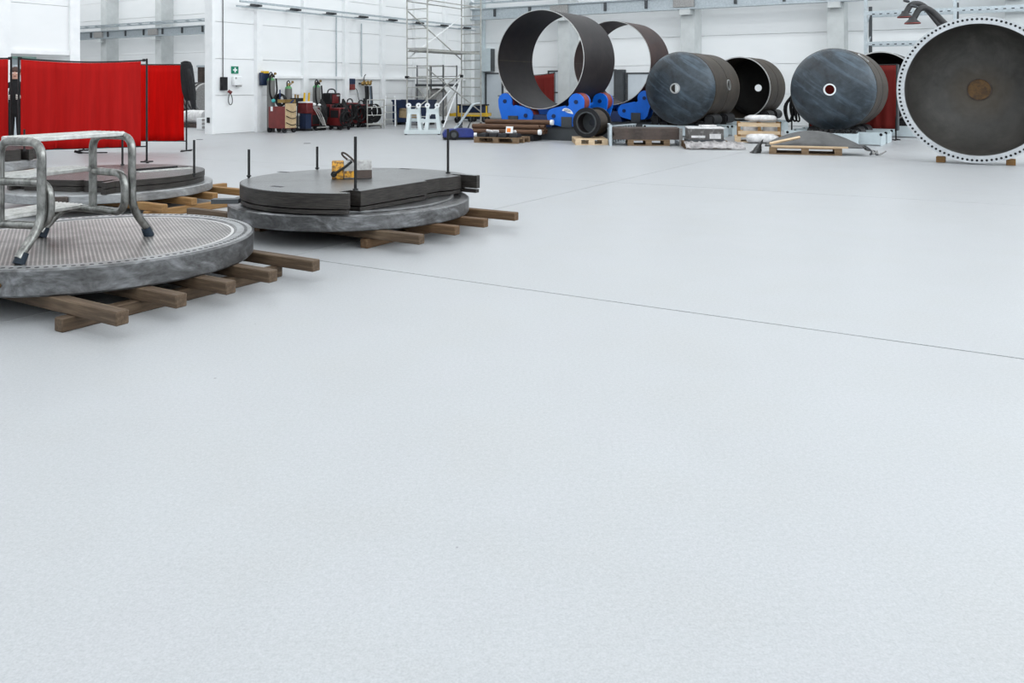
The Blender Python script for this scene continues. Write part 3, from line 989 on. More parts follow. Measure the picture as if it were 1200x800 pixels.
# ------------------------------------------------------------------ welding screens
def welding_screen(label, pl, pr, zl, zr, clip_l, clip_r, zbot, mtl, sag=0.03, feet=True, seam=None, rod='black_metal', fl=True):
    """pl, pr: foot points (x, y); cloth hangs between with clip gaps in metres"""
    a, b = Vector((pl.x, pl.y, 0)), Vector((pr.x, pr.y, 0))
    d = b - a
    L = d.length
    rz = math.atan2(d.y, d.x)
    t = thing('welding_screen', label, 'screen', a, rz, 'welding screens')
    part('post', MB().cyl((0, 0, 0.02), (0, 0, zl), 0.018, 10), rod, t)
    part('post', MB().cyl((L, 0, 0.02), (L, 0, zr), 0.018, 10), rod, t)
    part('top_rail', MB().tube([(0, 0, zl - 0.03), (L * 0.35, 0, (zl * .65 + zr * .35) - 0.03 - sag * 0.9), (L * 0.65, 0, (zl * .35 + zr * .65) - 0.03 - sag), (L, 0, zr - 0.03)], 0.014, 8, 0.4), rod, t)
    part('bottom_rail', MB().cyl((0, 0, zbot - 0.005), (L, 0, zbot - 0.005), 0.012, 8), rod, t)
    for x in ((0, L) if fl else (L,)):
        part('foot', MB().bx(x - 0.025, x + 0.025, -0.25, 0.25, 0, 0.025).bx(x - 0.11, x + 0.11, -0.02, 0.02, 0, 0.025), rod, t)
    rows = []
    nx, nz = 70, 10
    for j in range(nz + 1):
        v = j / nz
        row = []
        for i in range(nx + 1):
            u = i / nx
            x = clip_l + (L - clip_l - clip_r) * u
            zt = zl * (1 - x / L) + zr * (x / L) - 0.045 - sag * math.sin(PI * min(1, max(0, x / L)))
            z = zt + (zbot - zt) * v
            amp = 0.008 + 0.022 * v
            y = amp * (math.sin(u * 46 + 1.3 * math.sin(u * 9)) * 0.6 + math.sin(u * 19 + 2) * 0.5) - 0.02 - 0.02 * math.sin(PI * v)
            row.append((x, y, z))
        rows.append(row)
    c = part('curtain', MB().sheet(rows), mtl, t, ang=80)
    s = c.modifiers.new('cloth_thickness', 'SOLIDIFY')
    s.thickness = 0.003
    if seam:
        part('seam', MB().tube([(L * seam, -0.045 - 0.01 * k % 2, zl - 0.1 - (zl - 0.12 - zbot) * k / 6) for k in range(7)], 0.006, 5), mtl, c)
    part('hook', MB().box((clip_l * 0.5 + 0.01, 0, zl - 0.03), (0.05, 0.03, 0.05)), rod, t)
    part('hook', MB().box((L - clip_r * 0.5, 0, zr - 0.03), (0.05, 0.03, 0.05)), rod, t)
    return t


pr = G(172, 190)
pr.z = 0
plx = Vector(((22 - 600) / F * 14.5, 14.5, 0))
welding_screen('large red welding screen between two black posts, behind the step stool', plx, pr, 1.93, 1.93, 0.03, 0.10, 0.30, 'curtain', 0.05, seam=0.28)
p0 = Vector(((13 - 600) / F * 14.7, 14.7, 0))
p00 = p0 + Vector((-2.2, -0.7, 0))
welding_screen('red welding screen cut off at the left edge of the view', p00, p0, 1.94, 1.94, 0.03, 0.04, 0.28, 'curtain', 0.02)
p2 = G(218.5, 177)
p2.z = 0
p2l = p2 + Vector((-2.3, 0.1, 0))
welding_screen('bright red welding screen with a dark jacket hung on its right post', p2l, p2, 1.92, 1.92, 0.03, 0.05, 0.225, 'curtain_backlit', 0.0)
# jacket
jl = thing('work_jacket', 'dark grey work jacket hung over the right end of the bright red screen', 'jacket', (p2.x, p2.y, 0), 0)
jr = []
for (z, x0, x1, th) in ((1.97, -0.01, 0.03, 0.02), (1.95, -0.10, 0.09, 0.08), (1.86, -0.13, 0.13, 0.10), (1.7, -0.12, 0.165, 0.105), (1.5, -0.10, 0.20, 0.10), (1.3, -0.08, 0.215, 0.10), (1.12, -0.03, 0.21, 0.09), (1.10, 0.0, 0.20, 0.06)):
    cx, rx = (x0 + x1) / 2, (x1 - x0) / 2
    jr.append([(cx + rx * math.cos(a) * (1 + 0.08 * math.sin(3 * a + z * 7)), -0.02 + th * math.sin(a) * (1 + 0.12 * math.sin(5 * a + z * 9)), z) for a in [2 * PI * k / 20 for k in range(20)]])
part('body', MB().loft(jr), 'cloth_black', jl, ang=80)
sl = []
for (z, cx, cy, r) in ((1.80, 0.07, -0.10, 0.05), (1.6, 0.11, -0.12, 0.07), (1.35, 0.15, -0.12, 0.065), (1.1, 0.18, -0.11, 0.06), (0.96, 0.20, -0.10, 0.052), (0.93, 0.205, -0.10, 0.04)):
    sl.append([(cx + r * math.cos(a) * (1 + 0.1 * math.sin(4 * a + z * 11)), cy + r * 0.8 * math.sin(a), z) for a in [2 * PI * k / 14 for k in range(14)]])
part('sleeve', MB().loft(sl), 'cloth_black', jl, ang=80)
part('collar', MB().tube([(-0.09, -0.06, 1.92), (0.0, -0.09, 1.955), (0.06, -0.07, 1.94), (0.07, 0.03, 1.93), (-0.02, 0.07, 1.94)], 0.022, 8, 0.05), 'cloth_black', jl)
# clamp lying under the large screen
g = G(92, 180)
t = thing('earth_clamp', 'small black welding clamp lying on the floor under the large red screen', 'clamp', g, 0.3)
part('jaw', MB().box((0, 0, 0.03), (0.16, 0.05, 0.05), ry=0.3).box((0.02, 0, 0.055), (0.14, 0.04, 0.03), ry=-0.35), 'black', t)
part('lead', MB().tube([(0.05, 0, 0.02), (0.2, -0.02, 0.012), (0.4, 0.04, 0.012), (0.55, 0.0, 0.012)], 0.012, 6, 0.1), 'cable', t)

# ------------------------------------------------------------------ pallets
def pallet(label, centre, rz, L=1.2, W=0.8, mtl='wood_pallet'):
    t = thing('pallet', label, 'pallet', centre, rz, 'wooden pallets')
    me = None
    bw, bh = 0.145, 0.078
    for i, x in enumerate((-L / 2 + 0.0725, 0, L / 2 - 0.0725)):
        for y in (-W / 2 + 0.05, 0, W / 2 - 0.05):
            if me is None:
                me = part('block', MB().bx(-0.0725, 0.0725, -0.05, 0.05, 0.022, 0.1), mtl, t)
                me.location = (x, y, 0)
            else:
                copy_child(me, t, (x, y, 0))
    lo = part('bottom_board', MB().bx(-L / 2, L / 2, -0.05, 0.05, 0, 0.022), mtl, t)
    lo.location = (0, -W / 2 + 0.05, 0)
    copy_child(lo, t, (0, 0, 0))
    copy_child(lo, t, (0, W / 2 - 0.05, 0))
    st = part('stringer', MB().bx(-0.0725, 0.0725, -W / 2, W / 2, 0.1, 0.122), mtl, t)
    st.location = (-L / 2 + 0.0725, 0, 0)
    copy_child(st, t, (0, 0, 0))
    copy_child(st, t, (L / 2 - 0.0725, 0, 0))
    dk = None
    n = 5
    for k in range(n):
        y = -W / 2 + 0.06 + (W - 0.12) * k / (n - 1)
        if dk is None:
            dk = part('deck_board', MB().bx(-L / 2, L / 2, -0.06, 0.06, 0.122, 0.144), mtl, t)
            dk.location = (0, y, 0)
        else:
            copy_child(dk, t, (0, y, 0))
    return t


def axis_lathe(mb, prof, n=48):
    """profile (r, y) turned round local Y"""
    return mb.lathe(prof, n, Matrix.Rotation(-PI / 2, 4, 'X'), closed=True)


def lathe_y(prof, n=64, closed=True):
    m = MB().lathe(prof, n, None, closed)
    m.v = [(x, z, y) for (x, y, z) in m.v]
    return m


# ------------------------------------------------------------------ big open pipe rings on blue rotators
def pipe_ring(px, Y, z, R, L, mtl, label):
    X = (px - 600) / F * Y
    t = thing('pipe_ring', label, 'pipe', (X, Y, z), ROT)
    part('shell', lathe_y([(R, 0.012), (R, L), (R - 0.02, L), (R - 0.02, 0.012)], 128), mtl, t)
    part('bright_edge', lathe_y([(R, 0.0), (R, 0.012), (R - 0.02, 0.012), (R - 0.02, 0.0)], 128), 'steel_edge', t)
    part('weld_seam', MB().bx(-R + 0.017, -R + 0.024, 0.02, L - 0.02, -0.012, 0.012), 'shell_brown', t)
    return Vector((X, Y, 0))


c1 = pipe_ring(632, 22.1, 2.14, 1.333, 1.9, 'pipe_dark', 'large dark open pipe ring on blue rollers, nearest to the scaffold')
c2 = pipe_ring(716, 25.5, 2.15, 1.3, 1.6, 'pipe_brown', 'large brownish open pipe ring behind the dark one')


def lobe_plate(p, q, r, mir):
    """outline of a rocker plate: lobes round axles p (upper, outer) and q (lower, inner), foot below; mir=+1 right"""
    pts = []
    px, pz = p
    qx, qz = q
    for k in range(9):                                  # upper lobe from inner side over the top to outer
        a = math.radians(200 - 215 * k / 8)
        pts.append((px + r * math.cos(a), pz + r * math.sin(a)))
    pts += [(px + r * 0.92, pz - 0.16), (px + 0.09, qz - 0.16), (px + 0.0, qz - 0.25)]
    pts += [(qx + 0.28, qz - 0.285)]
    for k in range(7):                                  # lower lobe round the inner end
        a = math.radians(262 - 172 * k / 6)
        pts.append((qx + r * 0.96 * math.cos(a), qz + r * 0.96 * math.sin(a)))
    pts += [((px * 0.5 + qx * 0.5), (pz * 0.24 + qz * 0.76) + r * 0.84), (px - r * 1.15, pz - r * 0.62)]
    return [(mir * x, z) for x, z in pts]


def rotator(c, cz, R, s, label, emblem=False, motor=False):
    """self-aligning roller stand; local x = D2, y = D1; c = pipe axis ground point"""
    o = c + D1 * s
    t = thing('roller_stand', label, 'roller stand', (o.x, o.y, 0), ROT, 'blue pipe roller stands')
    bs = MB().bx(-1.38, 1.38, -0.30, -0.22, 0.0, 0.34).bx(-1.38, 1.38, 0.22, 0.30, 0.0, 0.34).bx(-1.38, 1.38, -0.30, 0.30, 0.30, 0.34)
    part('base_channel', bs, 'dark_grey', t)
    part('centre_pedestal', MB().loft([[(-0.36, -0.2, 0.34), (0.36, -0.2, 0.34), (0.36, 0.2, 0.34), (-0.36, 0.2, 0.34)], [(-0.22, -0.16, 0.66), (0.22, -0.16, 0.66), (0.22, 0.16, 0.66), (-0.22, 0.16, 0.66)]]), 'blue_dark', t)
    rr = 0.235
    up = (1.09, cz - 1.07)
    lo = (0.43, cz - math.sqrt((R + rr) ** 2 - 0.43 ** 2))
    up = (1.09, cz - math.sqrt((R + rr) ** 2 - 1.09 ** 2))
    for mir in (-1, 1):
        poly = lobe_plate(up, lo, 0.225, mir)
        mx = Matrix(((1, 0, 0, 0), (0, 0, 1, 0), (0, 1, 0, 0), (0, 0, 0, 1)))
        rk = part('rocker', MB().prism(poly, -0.20, -0.15, mx).prism(poly, 0.15, 0.20, mx), 'blue_paint', t)
        rk['kind'] = 'stuff'
        del rk['kind']
        for (x, z) in (up, lo):
            part('roller', lathe_y([(0.05, -0.14), (rr - 0.01, -0.14), (rr, -0.12), (rr, 0.12), (rr - 0.01, 0.14), (0.05, 0.14)], 32), 'red_rubber', rk).location = (mir * x, 0, z)
            part('axle_cap', MB().cyl((0, -0.225, 0), (0, 0.225, 0), 0.055, 10), 'blue_dark', rk).location = (mir * x, 0, z)
        part('bracket', MB().bx(mir * 0.82 - 0.15, mir * 0.82 + 0.15, -0.24, -0.205, 0.34, 0.62).bx(mir * 0.82 - 0.15, mir * 0.82 + 0.15, 0.205, 0.24, 0.34, 0.62).bx(mir * 0.82 - 0.15, mir * 0.82 + 0.15, -0.205, 0.205, 0.34, 0.40), 'dark_grey', t)
        if emblem and mir == 1:
            m = MB()
            el = [(0.84 + 0.16 * math.cos(a), 0.735 + 0.105 * math.sin(a)) for a in [PI * k / 12 for k in range(13)]] + [(0.84 + 0.05, 0.765), (0.84 - 0.06, 0.725)]
            el = [(x, z + (x - 0.84) * -0.25) for x, z in el]
            m.prism(el, -0.206, -0.201, mx)
            e = part('emblem', m, 'white_paint', rk)
            for dz in (0.0, 0.035):
                part('emblem_wave', MB().tube([(0.73, -0.208, 0.765 + dz), (0.80, -0.208, 0.79 + dz * .8), (0.86, -0.208, 0.768 + dz), (0.93, -0.208, 0.752 + dz * .6)], 0.006, 5, 0.05), 'blue_dark', rk)
    if motor:
        part('gear_motor', MB().cyl((0.55, -0.4, 0.62), (1.0, -0.4, 0.62), 0.11, 14).bx(0.95, 1.15, -0.5, -0.25, 0.52, 0.74), 'galv', t)
    return t


rotator(c1, 2.14, 1.333, 0.22, 'blue roller stand with white emblem under the front end of the dark pipe ring', True)
rotator(c1, 2.14, 1.333, 1.66, 'blue roller stand under the far end of the dark pipe ring')
rotator(c2, 2.15, 1.3, 0.22, 'blue roller stand under the front end of the brownish pipe ring')
rotator(c2, 2.15, 1.3, 1.38, 'blue roller stand under the far end of the brownish pipe ring')


# ------------------------------------------------------------------ pressure vessels
def shell_with_hole(R, L, mtl, t, hole=None, nseg=64, step=0.1):
    """cylinder skin along local Y from 0 to L; hole = (y, angle) gets a round opening"""
    nr = max(2, int(round(L / step)))
    th = 0.022
    vs, idx = [], {}
    hv = {}
    if hole:
        j0 = int(round(hole[0] / L * nr))
        i0 = int(round(hole[1] / (2 * PI) * nseg)) % nseg
        rad = 0.15
        ring = [(-1, -1), (-1, 0), (-1, 1), (0, 1), (1, 1), (1, 0), (1, -1), (0, -1)]
        for (di, dj) in ring:
            a = math.atan2(dj, di)
            hv[((i0 + di) % nseg, j0 + dj)] = (i0 * 2 * PI / nseg + rad / R * math.cos(a), j0 * L / nr + rad * math.sin(a))
    m = MB()
    V = []
    for j in range(nr + 1):
        for i in range(nseg):
            a, y = i * 2 * PI / nseg, j * L / nr
            if (i, j) in hv:
                a, y = hv[(i, j)]
            V.append((a, y))
    fs = []
    for j in range(nr):
        for i in range(nseg):
            if hole and j in (j0 - 1, j0) and i in ((i0 - 1) % nseg, i0):
                continue
            k = (i + 1) % nseg
            fs.append((j * nseg + i, j * nseg + k, (j + 1) * nseg + k, (j + 1) * nseg + i))
    if hole:
        keep = sorted({i for f in fs for i in f})
        rm = {o: n for n, o in enumerate(keep)}
        V = [V[o] for o in keep]
        fs = [tuple(rm[i] for i in f) for f in fs]
    m.add([(R * math.cos(a), y, R * math.sin(a)) for a, y in V], fs)
    o = part('shell', m, mtl, t, ang=40)
    s = o.modifiers.new('plate', 'SOLIDIFY')
    s.thickness = th
    s.offset = -1 if True else 1
    if hole:
        a = i0 * 2 * PI / nseg
        y = j0 * L / nr
        n_ = Vector((math.cos(a), 0, math.sin(a)))
        mm = MB().lathe([(0.155, -0.03), (0.155, 0.015), (0.132, 0.015), (0.132, -0.03)], 24, closed=True)
        q = n_.to_track_quat('Z', 'Y').to_matrix().to_4x4()
        mx = Matrix.Translation(Vector((R * math.cos(a), y, R * math.sin(a)))) @ q
        mm.v = [tuple(mx @ Vector(p)) for p in mm.v]
        part('nozzle_rim', mm, 'steel_edge', o)
    return o


def dished_head(R, h, mtl, t, hole=0.0, sgn=-1, y0=0.0, th=0.02, name='dished_head'):
    prof = []
    n = 18
    for k in range(n + 1):
        a = k / n * PI / 2
        # torispherical: flat dome with tight knuckle
        r = R * math.sin(a) ** 0.85
        y = h * (1 - (r / R) ** 2.6) ** 0.62 if r < R else 0.0
        if r < hole:
            continue
        prof.append((r, y))
    if hole:
        prof = [(hole, prof[0][1])] + [p for p in prof if p[0] > hole + 0.02]
    inner = [(max(hole, r - (th if r > R * 0.9 else 0)), max(0, y - th)) for r, y in prof]
    loop = [(r, y0 + sgn * y) for r, y in prof] + [(r, y0 + sgn * y) for r, y in inner[::-1]]
    if not hole:
        loop = [(r, y0 + sgn * y) for r, y in prof]
    o = part(name, lathe_y(loop, 96, closed=bool(hole)), mtl, t, ang=60)
    return o


def vessel(px, Y, z, R, L, label, mtl='shell_brown', head=True, hole=None, rim=None, rear=None, ho=0.115, side=None):
    X = (px - 600) / F * Y
    t = thing('pressure_vessel', label, 'vessel', (X, Y, z), ROT)
    shell_with_hole(R, L, mtl, t, side)
    if head:
        hd = dished_head(R, 0.40, 'head_blue', t, ho)
        part('nozzle_rim', lathe_y([(ho + 0.03, -0.415), (ho + 0.03, -0.36), (ho - 0.002, -0.36), (ho - 0.002, -0.415)], 32), rim or 'steel_edge', hd)
        part('weld_seam', lathe_y([(R + 0.006, -0.012), (R + 0.006, 0.012), (R - 0.002, 0.012), (R - 0.002, -0.012)], 96), 'shell_brown', t)
    else:
        part('bright_edge', lathe_y([(R + 0.002, -0.012), (R + 0.002, 0.004), (R - 0.03, 0.004), (R - 0.03, -0.012)], 96), 'steel_edge', t)
    part('weld_seam', lathe_y([(R + 0.005, L * 0.5 - 0.01), (R + 0.005, L * 0.5 + 0.01), (R - 0.002, L * 0.5 + 0.01), (R - 0.002, L * 0.5 - 0.01)], 96), mtl, t)
    if rear:
        dished_head(R, 0.40, 'inner_dark', t, rear, 1, L, name='rear_head')
    return Vector((X, Y, 0))


def roller_bed(c, s, R, z, label, half=1.08, angs=(42, 27), grp='pale grey roller beds', mtl='pale_blue_grey'):
    o = c + D1 * s
    t = thing('roller_bed', label, 'roller bed', (o.x, o.y, 0), ROT, grp)
    mx = Matrix(((1, 0, 0, 0), (0, 0, 1, 0), (0, 1, 0, 0), (0, 0, 0, 1)))
    poly = [(-half, 0.03), (half, 0.03), (half, 0.22), (half + 0.07, 0.25), (half + 0.07, 0.32), (half - 0.02, 0.32), (-half + 0.02, 0.32), (-half - 0.07, 0.32), (-half - 0.07, 0.25), (-half, 0.22)]
    for y in (-0.42, 0.42):
        pl = part('side_plate', MB().prism(poly, y - 0.02, y + 0.02, mx), mtl, t)
        for sx in (-1, 1):
            part('lifting_eye', MB().cyl((sx * half, y - 0.028, 0.27), (sx * half, y + 0.028, 0.27), 0.035, 12), 'black', pl)
    part('end_plate', MB().bx(half - 0.05, half, -0.40, 0.40, 0.0, 0.26), mtl, t)
    part('end_plate', MB().bx(-half, -half + 0.05, -0.40, 0.40, 0.0, 0.26), mtl, t)
    rr = 0.15
    for sx in (-1, 1):
        for ang in angs:
            a = math.radians(ang)
            x, zz = sx * (R + rr + 0.008) * math.sin(a), z - (R + rr + 0.008) * math.cos(a)
            if zz < 0.16:
                continue
            part('roller', lathe_y([(0.03, -0.34), (rr, -0.34), (rr, 0.34), (0.03, 0.34)], 20), 'black', t).location = (x, 0, zz)
            part('bearing_block', MB().bx(x - 0.1, x + 0.1, -0.40, -0.36, 0.26, zz + 0.07), 'black_metal', t)
    return t


v1 = vessel(797, 23.2, 1.364, 1.02, 2.3, 'closed vessel with blue grey dished head beside the blue roller stands', side=(1.2, math.radians(8)))
v2 = vessel(866, 26.2, 1.37, 0.99, 1.9, 'open brown vessel shell with dark inside between the two dished heads', 'shell_brown', False, rear=0.12)
v3 = vessel(976, 20.2, 1.34, 1.0, 2.0, 'closed vessel with blue grey dished head and white rimmed hole near red screen', rim='white_paint', side=(0.35, math.radians(52)))
v4 = vessel(1031, 22.95, 1.40, 0.99, 1.6, 'dark open vessel shell behind the red screen beside the flanged dish', 'pipe_dark', False, rear=0.05)
roller_bed(v1, 0.5, 1.02, 1.364, 'pale grey roller bed under the front of the vessel beside the blue stands')
roller_bed(v1, 1.75, 1.02, 1.364, 'pale grey roller bed under the rear of the vessel beside the blue stands')
roller_bed(v2, 0.45, 0.99, 1.37, 'pale grey roller bed under the open end of the brown vessel shell')
roller_bed(v2, 1.45, 0.99, 1.37, 'pale grey roller bed under the far end of the brown vessel shell')
roller_bed(v3, 0.45, 1.0, 1.34, 'pale grey roller bed behind the bent sheet, under the front of a closed vessel', angs=(25,))
roller_bed(v3, 1.55, 1.0, 1.34, 'pale grey roller bed next to the red screen, under the rear of a closed vessel', angs=(25,))
roller_bed(v4, 0.8, 0.99, 1.40, 'pale grey roller bed behind the red screen, under the dark open shell')
# black chain mat lying on the roller bed in front of vessel 3
ch = v3 + D1 * -0.35
t = thing('roller_chain', 'black link chain lying in front of the closed vessel near the red screen', 'chain', (ch.x, ch.y, 0), ROT)
part('support_box', MB().bx(-0.55, 0.62, -0.16, 0.16, 0.0, 0.30), 'pale_blue_grey', t)
for k in range(9):
    part('link', MB().box((-0.44 + k * 0.125, 0, 0.345), (0.09, 0.3, 0.08), ry=0.2 * (-1) ** k), 'black_metal', t)

# cable tangle hanging left of vessel 3
cb = v3 + D2 * -1.2 + D1 * 1.0
t = thing('cable_bundle', 'black hanging cable bundle at the left flank of the closed vessel near the red screen', 'cable', (cb.x, cb.y, 0), ROT)
part('stand_pole', MB().cyl((0, 0, 0), (0, 0, 1.25), 0.02, 8).bx(-0.09, 0.09, -0.09, 0.09, 0, 0.02), 'black_metal', t)
rnd = random.Random(3)
for k in range(7):
    a = rnd.uniform(-0.16, 0.10)
    part('cable_loop', MB().tube([(0, 0, 1.2 - k * 0.02), (a - 0.06, rnd.uniform(-.1, .1), 0.9), (a, rnd.uniform(-.1, .1), 0.45 + 0.1 * rnd.random()), (a + 0.12, rnd.uniform(-.1, .1), 0.5), (0.08, 0, 1.0), (0.02, 0, 1.18)], 0.022, 6, 0.2), 'cable', t)

# red screen in front of vessel 4
sl_, sr_ = Vector((8.26, 23.0, 0)), Vector((10.14, 21.86, 0))
t = welding_screen('dark red ribbed screen on black legs between the closed vessel and the flanged dish', sl_, sr_, 2.02, 2.02, 0.0, 0.0, 0.25, 'curtain_backlit', 0.0)
for ch_ in t.children:
    if ch_.name.startswith('curtain'):
        ch_.data.materials[0] = M['curtain_dark']
L_ = (sr_ - sl_).length
part('side_strip', MB().bx(L_ + 0.015, L_ + 0.05, -0.02, 0.3, 0.25, 2.0), 'dark_grey', t)

# blue drum behind the dish
g = Vector((11.75, 25.2, 0))
t = thing('drum', 'dark blue drum standing on a white base behind the flanged dish', 'drum', g, 0)
part('white_base', MB().bx(-0.3, 0.45, -0.3, 0.3, 0.0, 0.08), 'white_paint', t)
part('barrel', MB().lathe([(0.0, 0.08), (0.27, 0.08), (0.29, 0.12), (0.29, 0.42), (0.26, 0.46), (0.0, 0.46)], 24), 'navy', t)
part('hose', MB().tube([(-0.1, -0.2, 0.46), (-0.2, -0.2, 0.62), (-0.05, -0.2, 0.72), (0.1, -0.1, 0.6), (0.15, 0, 0.46)], 0.05, 8, 0.12), 'black', t)
part('white_rod', MB().cyl((-0.28, -0.2, 0.62), (0.1, -0.2, 0.85), 0.02, 6), 'white_paint', t)

# ------------------------------------------------------------------ flanged dish at the right
DX, DY, DZ = 8.37, 14.9, 1.352
RD = 1.322
t = thing('flanged_dish', 'large grey dished vessel bottom with drilled flange standing upright on wood blocks', 'vessel', (DX, DY, DZ), ROT)
fl_ = part('flange', lathe_y([(RD, 0.0), (RD, 0.10), (RD - 0.13, 0.10), (RD - 0.13, 0.0)], 160), 'flange', t)
hb_ = MB()
for i in range(104):
    a = 2 * PI * i / 104
    x, z = (RD - 0.05) * math.cos(a), (RD - 0.05) * math.sin(a)
    hb_.cyl((x, -0.004, z), (x, 0.02, z), 0.0225, 8)
o = part('bolt_hole', hb_, 'black', fl_)
o['kind'] = 'stuff'
prof = []  # bowl section
Ri, dep = RD - 0.125, 1.05
prof.append((Ri, 0.02))
for k in range(1, 15):
    a = k / 14 * PI / 2
    r = Ri * math.cos(a) ** 0.85 if k < 14 else 0.0
    prof.append((r, 0.3 + (dep - 0.3) * math.sin(a)))
outer = [(max(0.0, r + 0.02 if r > 0 else 0), y + 0.02) for r, y in prof][::-1]
part('bowl', lathe_y(prof + outer, 128, closed=False), 'bowl', t, ang=70)
part('centre_plate', lathe_y([(0.0, dep - 0.012), (0.192, dep - 0.018), (0.20, dep - 0.006)], 40, closed=False), 'rust_disc', t)
part('weld_ring', lathe_y([(0.196, dep - 0.03), (0.212, dep - 0.03), (0.212, dep - 0.008), (0.196, dep - 0.008)], 40), 'rust_beam', t)
for px_, lab in ((1108, 'left pale wood block wedged under the flanged dish'), (1181, 'right pale wood block wedged under the flanged dish')):
    x = (px_ - 1147) / F * DY
    p = Vector((DX, DY, 0)) + D2 * (x * 1.0) + D1 * 0.2
    zc = 0.085
    single('wood_block', MB().loft([[(-0.075, 0, 0), (0.075, 0, 0), (0.075, 0.25, 0), (-0.075, 0.25, 0)], [(-0.075, 0, zc + 0.02), (0.075, 0, zc + 0.02), (0.075, 0.25, zc + 0.02), (-0.075, 0.25, zc + 0.02)]]), 'wood_new', lab, 'block', (p.x, p.y, 0), ROT, 'wood blocks under the dish', bevel=0.004)

# ------------------------------------------------------------------ fume extraction arms
mast = Vector((10.45, 18.6, 0))
for k, (tip, elbow, lab) in enumerate((((1062, 17, 19.4), (1068, 6, 19.4), 'dark fume extraction arm with hood, the farther of two above the dish'),
                                       ((1071, 24, 18.4), (1078, 11, 18.4), 'dark fume extraction arm with hood, the nearer of two above the dish'))):
    def AT(p):
        return Vector(((p[0] - 600) / F * p[2], p[2], H - (p[1] - HZ) * p[2] / F))
    a, b = AT(tip), AT(elbow)
    base = mast + Vector((0.1 * k, -0.5 + (0.9 - k) * 0.8, 0))
    t = thing('fume_arm', lab, 'extractor', (base.x, base.y, 0), 0, 'fume extraction arms')
    o_ = Vector((base.x, base.y, 0))
    top = AT((1125 + 12 * k, 55 + 3 * k, base.y))
    part('hose', MB().tube([a - o_ + Vector((0, 0, 0.05)), b - o_ + Vector((0, 0, 0.05)), AT((1082 + 9 * k, 5 + 6 * k, tip[2])) - o_, AT((1107 + 6 * k, 36 - 2 * k, base.y)) - o_, top - o_], 0.066, 14, 0.22, 6), 'duct', t)
    hdm = MB()
    aa = a - o_
    hdm.loft([[(aa.x - 0.03 + r * math.cos(q), aa.y + r * math.sin(q), aa.z + dz) for q in [2 * PI * i / 16 for i in range(16)]] for r, dz in ((0.07, 0.08), (0.085, 0.02), (0.165, -0.05), (0.165, -0.065))])
    part('hood', hdm, 'red_rubber' if False else 'duct', t)
    part('lip', MB().lathe([(0.155, -0.075), (0.17, -0.075), (0.17, -0.055), (0.155, -0.055)], 20, Matrix.Translation((aa.x - 0.03, aa.y, aa.z)), closed=True), 'red_rubber', t)
    part('mast', MB().cyl((top.x - o_.x, top.y - o_.y, 0), (top.x - o_.x, top.y - o_.y, top.z + 0.1), 0.07, 12).bx(top.x - o_.x - 0.3, top.x - o_.x + 0.3, top.y - o_.y - 0.3, top.y - o_.y + 0.3, 0, 0.04), 'dark_grey', t)
    part('red_trim', MB().cyl(aa + Vector((0, 0, 0.30)), aa + Vector((0.01, 0, 0.33)), 0.072, 14), 'dark_grey', t)

# ------------------------------------------------------------------ rack along the back wall
r0 = hall(16.15, 1.98)
t = thing('storage_rack', 'tall galvanised storage rack with slotted beams along the back wall', 'rack', r0, ROT)
for k in range(3):
    x = k * 2.55
    part('upright', MB().bx(x - 0.05, x + 0.05, -0.05, 0.05, 0, 4.6), 'galv', t)
    part('upright', MB().bx(x - 0.05, x + 0.05, 0.95, 1.05, 0, 4.08), 'dark_grey', t)
    for z in (0.9, 1.7, 2.5, 3.3):
        part('lattice_tie', MB().cyl((x, 0.0, z), (x, 1.0, z + 0.6), 0.02, 6), 'galv', t)
for z in (0.9, 1.86, 2.80, 3.78):
    for y in (-0.04, 1.0):
        for k in range(2):
            bm_ = part('beam', MB().bx(k * 2.55 + 0.05, k * 2.55 + 2.5, y - 0.025, y + 0.025, z - 0.06, z + 0.06), 'galv', t)
            if y < 0:
                for q in range(11):
                    part('slot', MB().bx(k * 2.55 + 0.2 + q * 0.215, k * 2.55 + 0.28 + q * 0.215, y - 0.028, y - 0.024, z - 0.05, z - 0.02), 'black', bm_)
    dk_ = MB()
    for q in range(34):
        dk_.cyl((0.05 + q * 0.15, -0.04, z + 0.065), (0.05 + q * 0.15, 1.0, z + 0.065), 0.004, 4)
    o = part('mesh_deck', dk_, 'galv', t)
    o['kind'] = 'stuff'

# ------------------------------------------------------------------ goods on pallets in the middle distance
def along(pl, pr, dist=0.0):
    """pallet frame from its two front bottom corners: centre, rotation, axes"""
    a, b = Vector((pl.x, pl.y, 0)), Vector((pr.x, pr.y, 0))
    d = (b - a).normalized()
    nrm = Vector((-d.y, d.x, 0))
    return (a + b) / 2, math.atan2(d.y, d.x), d, nrm


# pallet of black plates in front of the pipe bundle
m_, rz_, ax_, nr_ = along(G(554.5, 167), G(607.5, 168.6))
pallet('pallet with black castings and an orange printed card, in front of brown pipes', m_ + nr_ * 0.4, rz_)
for k in range(4):
    p = m_ + ax_ * (-0.40 + 0.27 * k) + nr_ * (0.22 + 0.05 * (k % 2))
    t = thing('casting', f'black flat casting on the pallet before the brown pipes, {ORD[k]} from the blue sweeper', 'casting', (p.x, p.y, 0.1445), rz_ + 0.06 * (k - 1), 'black castings on a pallet')
    part('body', MB().loft([[(-0.12, -0.18, 0), (0.12, -0.18, 0), (0.12, 0.22, 0), (-0.12, 0.22, 0)], [(-0.10, -0.15, 0.085), (0.10, -0.15, 0.085), (0.10, 0.2, 0.085), (-0.10, 0.2, 0.085)]]), 'black', t, bevel=0.01)
    part('pocket', MB().bx(-0.05, 0.05, -0.08, 0.08, 0.085, 0.10), 'dark_grey', t)
